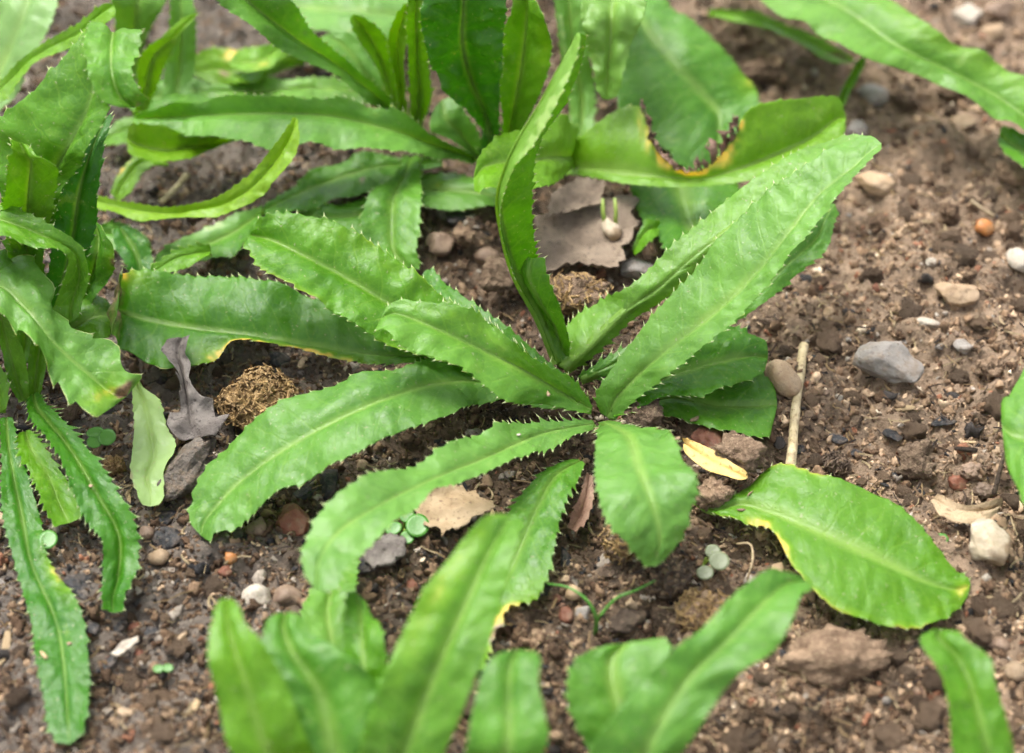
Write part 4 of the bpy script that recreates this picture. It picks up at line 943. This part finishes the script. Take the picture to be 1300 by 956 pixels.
def disc_mesh(center, right, fwd, ra, rb, cup=0.05, m=20, RR=4):
    V = [center]; nn = np.cross(right, fwd)
    for k in range(1, RR + 1):
        f = k / RR
        for j in range(m):
            an = 2 * math.pi * j / m
            V.append(center + right * (math.cos(an) * ra * f) + fwd * (math.sin(an) * rb * f) + nn * (cup * ra * f * f))
    F = [(0, 1 + j, 1 + (j + 1) % m) for j in range(m)]
    for k in range(RR - 1):
        a = 1 + k * m; b = a + m
        F += [(a + j, b + j, b + (j + 1) % m, a + (j + 1) % m) for j in range(m)]
    return np.array(V), F
def seedling(base, leaves, label, mat='sprout', group=None):
    """base (px,py); leaves (px, py, z_cm, rx_px, ry_px, angle)"""
    b = P(base[0], base[1], .3 * .01); b[2] = float(soil_z(b[0], b[1])); s = mpp(*base)
    e = bpy.data.objects.new('seedling', None); COL.objects.link(e); e.empty_display_size = .005; e.location = b; tag(e, label, 'seedling', group)
    for (px, py, z, rx, ry, an) in leaves:
        c = P(px, py, z * .01) - b
        view = -(c + b - CAM); view /= np.linalg.norm(view); up = np.array([0, 0, 1.0])
        nrm = up * .75 + view * .35; nrm /= np.linalg.norm(nrm)
        r0 = np.array([math.cos(an), math.sin(an), 0]); r0 -= nrm * (r0 @ nrm); r0 /= np.linalg.norm(r0); f0 = np.cross(nrm, r0)
        V, F = disc_mesh(c, r0, f0, rx * s, ry * s * 1.1)
        o = link('cotyledon', mesh_from('cotyledon', V, F), M[mat], e)
        md = o.modifiers.new('thickness', 'SOLIDIFY'); md.thickness = .00025
        V, F = tube_mesh('stem', [np.zeros(3), c * np.array([.3, .3, .7]), c - nrm * .0002], [.0006, .0005, .0004], 6)
        link('stem', mesh_from('stem', np.array(V), F), M['sprout_stem'], e)
seedling((512,672), [(530,667,1.0,15,15,0),(517,655,.9,10,9,.5),(500,671,.9,11,8,.6),(517,682,.8,9,9,0)], 'glossy bright green seedling with round leaves on the grey flat flake')
seedling((126,556), [(136,555,.9,11,11,0),(121,549,.9,11,7,.3),(120,561,.8,10,8,0)], 'green seedling with oval leaves under the brown-tipped drooping leaf')
seedling((207,850), [(201,849,.6,7,5,0),(213,848,.6,7,5,0)], 'tiny two-leaved seedling on the greyish soil near the front leaves')
seedling((892,715), [(913,712,.8,13,12,0),(895,727,.7,11,9,.2),(905,700,.7,10,9,.4)], 'greyish seedling with round leaves beside the bite of the flat leaf', 'sprout_grey')
seedling((62,690), [(61,685,1.0,12,12,0)], 'small round green seedling leaf beside the scarred hanging leaf')
seedling((985,482), [(979,468,1.1,4,10,0),(992,470,1.1,10,3,.7)], 'tiny green shoot in front of the smooth beige stone')
seedling((1197,686), [(1195,684,.8,9,7,0),(1204,693,.6,6,5,0)], 'tiny green seedling beside the cream angular stone')

def grass(name, base, blades, label):
    b = P(base[0], base[1], 0.0); b[2] = float(soil_z(b[0], b[1]))
    e = bpy.data.objects.new(name, None); COL.objects.link(e); e.location = b; e.empty_display_size = .005; tag(e, label, 'grass')
    for path in blades:
        pw = np.array([b] + [P(x, y, z * .01) for x, y, z in path]); q = np.linspace(0, 1, 14)
        pw = spline(np.linspace(0, 1, len(pw)), pw, q) - b
        V, F = tube_mesh('blade', pw, 0.0009 * (1 - .6 * q), 6)
        link('blade', mesh_from('blade', np.array(V), F), M['sprout'], e)
grass('grass_tuft', (755,812), [[(760,785,1.4),(782,760,2.2),(806,750,2.4),(832,737,2.3)], [(757,785,1.5),(745,762,2.1),(722,746,2.2),(695,741,1.9)]], 'thin bending grass shoot with two blades beside the rotten wood')
# pale chewed bud with two prongs on the dry leaf
bud = put('chewed_bud', stone_shape(901, 3, 4, .12), 776, 290, 26, 34, 'cream_stone', 'pale chewed bud with two prongs on the dry brown leaf', 'bud', .8, .1, .1, zmin=.016)
for dx in (-.0025, .0022):
    V, F = tube_mesh('prong', [np.array([dx, .002, .001]), np.array([dx * 1.3, .006, .005]), np.array([dx * 1.2, .010, .010])], [.0012, .0010, .0008], 6)
    link('prong', mesh_from('prong', np.array(V), F), M['sprout_stem'], bud)

ANCH = [(1131,464,'the large grey angular stone'),(1256,690,'the cream angular stone'),(1010,520,'the pale dry cane'),(327,506,'the golden dung clump'),(232,598,'the grey bark chunk'),(327,758,'the chalky white stone'),
 (1247,289,'the rounded orange pebble'),(1213,370,'the broad tan stone'),(157,819,'the white flake'),(755,790,'the thin grass shoot'),(1058,832,'the big rough soil clod'),(571,645,'the flat tan dry leaf'),(740,300,'the large dry brown leaf'),
 (910,590,'the yellow leaf stub'),(98,748,'the slab of charcoal between hanging leaves'),(1140,60,'the very long arching leaf'),(250,240,'the curved yellow-green leaf'),(1215,850,'the yellow-margined leaf'),(1290,555,'the broad upright leaf beyond the stones'),
 (640,790,'the scorched leaf end'),(1225,645,'the curled leaf shard'),(1163,585,'the large red-brown clod'),(219,682,'the flat slate-black charcoal piece'),(940,110,'the dried narrow leaf'),(1112,232,'the oblong tan stone'),
 (490,705,'the grey flat flake'),(618,328,'the smooth pinkish brown pebble'),(850,735,'the tip of the short broad leaf'),(960,710,'the bite of the yellow-tipped leaf'),(372,660,'the dark red-brown rock'),(1294,332,'the pale rounded stone'),(310,95,'the yellow blurred leaf'),(745,640,'the narrow rust brown dry leaf')]
def near(px, py): return min(ANCH, key=lambda a: (a[0] - px) ** 2 + (a[1] - py) ** 2)[2]
ADJ = {'clod': 'brown', 'clod_dark': 'dark brown', 'tan_stone': 'tan', 'brown_stone': 'brown', 'red_stone': 'reddish', 'grey_stone': 'grey', 'white_stone': 'whitish', 'charcoal': 'black', 'wood': 'dark', 'straw': 'straw-coloured', 'dry_rust': 'rust brown'}
# ---- loose pieces too alike to name one by one, each an object
hx = np.array([[h[0], h[1], h[2]] for h in HERO])
def free_spot(p, r):
    d = np.hypot(hx[:, 0] - p[0], hx[:, 1] - p[1]); return bool((d > hx[:, 2] + r * .6).all())
def scatter(name, shapes, mats, count, size_mm, flat, label, cat, group, seed, region=None, embed=.42):
    r = np.random.default_rng(seed); done = 0; tries = 0
    meshes = {}
    while done < count and tries < count * 60:
        tries += 1
        px, py = r.uniform(-10, 1310), r.uniform(-10, 966)
        if region and r.random() > region(px, py): continue
        if covered(px, py): continue
        rad = .0005 * size_mm[0] * (size_mm[1] / size_mm[0]) ** (r.random() ** 1.6)
        p = P(px, py, 0.0); z = float(soil_z(p[0], p[1])); fl = r.uniform(*flat)
        if z + rad * fl * 1.2 > ceil_at(p[0], p[1]) or not free_spot(p, rad): continue
        si, mt = r.integers(len(shapes)), mats[r.integers(len(mats))]
        if (si, mt) not in meshes:
            V, F = shapes[si]; me = mesh_np(name, V, None, F); me.materials.append(M[mt]); meshes[(si, mt)] = me
        o = bpy.data.objects.new(name, meshes[(si, mt)]); COL.objects.link(o)
        o.location = (p[0], p[1], z + rad * fl * (1 - 2 * embed)); o.scale = (rad * r.uniform(.8, 1.25), rad * r.uniform(.8, 1.25), rad * fl)
        o.rotation_euler = (r.normal(0, .25), r.normal(0, .25), r.uniform(0, 6.28))
        tag(o, label.format(ADJ[mt]) + ' near ' + near(px, py), cat, group); done += 1
right = lambda x, y: .35 + .65 * (x > 880)
cs = [clod_shape(700 + k, 3) for k in range(8)]; ss = [stone_shape(740 + k, 3, 7, .2) for k in range(8)]; ks = [stone_shape(760 + k, 2, 10, .12, (.4, .75)) for k in range(6)]
def unit(shapes): return shapes
scatter('soil_clod', cs, ['clod', 'clod', 'clod', 'clod', 'clod', 'clod_dark'], 295, (4.0, 15.0), (.5, .8), 'small rough {} soil crumb lying loose', 'clod', 'loose soil crumbs', 1, right)
scatter('pebble', ss, ['tan_stone', 'brown_stone', 'tan_stone', 'red_stone', 'brown_stone', 'grey_stone', 'white_stone', 'brown_stone'], 95, (2.8, 5.2), (.55, .9), 'tiny plain {} pebble lying loose', 'pebble', 'tiny loose pebbles', 2, right)
scatter('charcoal_chip', ks, ['charcoal'], 90, (3.0, 8.0), (.25, .5), 'tiny {} charcoal chip lying loose', 'charcoal', 'tiny loose charcoal chips', 3, lambda x, y: .4 + .6 * (y > 480))
chip = []
for k in range(5):
    V, F = stone_shape(780 + k, 2, 9, .15, (.4, .8)); chip.append((V * np.array([1, .22, .5]), F))
scatter('wood_chip', chip, ['wood', 'straw', 'wood', 'dry_rust'], 130, (6.0, 15.0), (.15, .3), 'thin {} plant chip lying loose', 'wood chip', 'loose wood chips', 4)

# ---- crumbs and fibres nobody could count
def crumbs(name, n, sub, lo, hi, power, seed, lift=.12):
    r = np.random.default_rng(seed); V0, F0 = ICO[sub]
    var = []
    for k in range(10):
        v = V0 * (1 + .85 * fbm(V0 * 1.5 + k * 5.1, 3, seed + k, .7))[:, None]
        var.append(v)
    var = np.array(var)
    px, py = r.uniform(-130, 1430, n), r.uniform(-100, 1010, n)
    p = P(px, py, np.zeros(n)); z = soil_z(p[:, 0], p[:, 1])
    rad = lo * (hi / lo) ** (r.random(n) ** power)
    ok = (z + rad * 1.1 < ceil_at(p[:, 0], p[:, 1])); p, z, rad, px, py = p[ok], z[ok], rad[ok], px[ok], py[ok]; n = len(rad)
    q = r.normal(size=(n, 4)); q /= np.linalg.norm(q, axis=1)[:, None]
    a, b, c, d = q.T
    R = np.stack([np.stack([1-2*(c*c+d*d), 2*(b*c-a*d), 2*(b*d+a*c)], -1), np.stack([2*(b*c+a*d), 1-2*(b*b+d*d), 2*(c*d-a*b)], -1), np.stack([2*(b*d-a*c), 2*(c*d+a*b), 1-2*(b*b+c*c)], -1)], 1)
    scl = np.stack([r.uniform(.7, 1.3, n), r.uniform(.7, 1.3, n), r.uniform(.5, .9, n)], -1) * rad[:, None]
    W = np.einsum('nij,nvj->nvi', R, var[r.integers(10, size=n)] * scl[:, None, :])
    W += np.stack([p[:, 0], p[:, 1], z + rad * lift], -1)[:, None, :]
    nv = V0.shape[0]; T = (F0[None] + (np.arange(n) * nv)[:, None, None]).reshape(-1, 3)
    pal = np.array([(.055,.034,.021),(.085,.055,.034),(.125,.083,.053),(.175,.122,.080),(.235,.170,.115),(.30,.225,.155),(.16,.075,.045),(.024,.021,.020),(.018,.018,.020),(.20,.175,.15),(.42,.36,.28)]) * 1.3
    wr = np.array([.12,.18,.22,.20,.13,.06,.03,.02,.01,.02,.01]); wl = np.array([.20,.22,.20,.10,.05,.02,.02,.06,.03,.09,.008])
    tone = np.clip((px - 700) / 300, 0, 1) * .8 + .1
    pick = np.where(r.random(n) < tone, r.choice(11, n, p=wr / wr.sum()), r.choice(11, n, p=wl / wl.sum()))
    colr = pal[pick] * r.uniform(.75, 1.25, (n, 1)) * (1.12 + .25 * np.clip((px - 750) / 250, 0, 1))[:, None]
    me = mesh_np(name, W.reshape(-1, 3), None, T, sub > 1)
    at = me.attributes.new('col', 'FLOAT_COLOR', 'POINT')
    at.data.foreach_set('color', np.repeat(np.concatenate([colr, np.ones((n, 1))], 1), nv, 0).astype(np.float32).ravel())
    o = link(name, me, M['crumb']); o['kind'] = 'stuff'; o['label'] = 'fine brown soil crumbs and grit covering the ground'; o['category'] = 'soil crumbs'; return o
crumbs('soil_crumbs', 46000, 1, .00045, .0014, 1.2, 31)
crumbs('soil_grit', 6400, 2, .0011, .0028, 1.7, 32)['label'] = 'coarser brown grit scattered over the soil'
def fibres(n, seed):
    r = np.random.default_rng(seed); V = []; F = []; C = []
    pal = [(.28,.20,.11),(.16,.11,.07),(.08,.055,.04),(.40,.32,.2),(.05,.04,.035)]
    px, py = r.uniform(-40, 1340, n), r.uniform(-40, 1000, n); p = P(px, py, np.zeros(n)); zc = soil_raw(p[:, 0], p[:, 1]); ce = ceil_at(p[:, 0], p[:, 1])
    for i in range(n):
        l = r.uniform(.002, .009) * (1 if r.random() < .9 else 2); w_ = r.uniform(.00015, .0005); an = r.uniform(0, 6.28); bend = r.normal(0, .5)
        z0 = zc[i] + .0006 + r.uniform(0, .0012)
        if z0 + .002 > ce[i]: continue
        b = len(V); c = pal[r.integers(5)]
        for s in range(4):
            t = s / 3 - .5; aa = an + bend * t
            q = np.array([p[i, 0] + math.cos(aa) * l * t, p[i, 1] + math.sin(aa) * l * t, z0 + .12 * l * r.normal() * abs(t) + abs(t) * .0008])
            sx = np.array([-math.sin(aa), math.cos(aa), 0]) * w_
            V += [q - sx, q + sx, q + np.array([0, 0, w_ * 1.4])]; C += [c] * 3
        for s in range(3):
            a = b + s * 3; F += [(a, a + 2, a + 5, a + 3), (a + 2, a + 1, a + 4, a + 5), (a + 1, a, a + 3, a + 4)]
    me = mesh_from('plant_fibres', np.array(V), F, False)
    at = me.attributes.new('col', 'FLOAT_COLOR', 'POINT'); at.data.foreach_set('color', np.concatenate([np.array(C), np.ones((len(C), 1))], 1).astype(np.float32).ravel())
    o = link('plant_fibres', me, M['crumb']); o['kind'] = 'stuff'; o['label'] = 'thin dry plant fibres strewn over the soil'; o['category'] = 'fibres'
fibres(4200, 8)

# ---- bits of debris resting on leaves
ALLTOP = np.concatenate([G['top'].reshape(-1, 3) for G in GEO]); _d = (ALLTOP - CAM) @ FWD
ALLPX = np.stack([650 + (ALLTOP - CAM) @ RGT / _d * FPX, 478 - (ALLTOP - CAM) @ UPV / _d * FPX], -1)
def on_leaf(px, py):
    k = np.where(np.hypot(ALLPX[:, 0] - px, ALLPX[:, 1] - py) < 6)[0]
    return ALLTOP[k[np.argmin(_d[k])]] if len(k) else None
for i, (px, py, l_, w_, an, mt, lab) in enumerate([
    (60,829,17,5,-.9,'straw','tan straw bit lying on the scarred hanging leaf'),(85,814,7,5,.2,'tan_stone','tiny pale speck of grit on the scarred hanging leaf'),(118,613,7,5,.3,'tan_stone','tiny pale grain on the toothed hanging leaf'),
    (700,501,5,13,.2,'dry_tan','small brown seed husk on a pale leaf of the upright-leaf rosette'),(940,643,12,4,.1,'dry_rust','small brown chaff on the stalk end of the yellow-tipped leaf'),(879,531,18,6,.4,'straw','brown seed husk on the cut-ended dark leaf'),
    (862,553,8,4,.4,'dry_tan','tiny husk beside the reddish smooth stone'),(664,552,6,4,.1,'white_stone','tiny pale grain on the long drooping leaf'),(950,622,14,3,.8,'dry_rust','thin dark sliver on the shoulder of the yellow-tipped leaf')]):
    p = on_leaf(px, py)
    if p is None: continue
    V, F = chip[i % 5] if 'stone' not in mt else ss[i % 8]; V = V / np.abs(V).max(axis=0); sc_m = mpp(px, py) / 2
    o = link('debris', mesh_np('debris', V * np.array([l_, w_, min(l_, w_) * .6]) * sc_m, None, F), M[mt], None, (p[0], p[1], p[2] + .0006), (0, 0, an))
    tag(o, lab, 'debris')
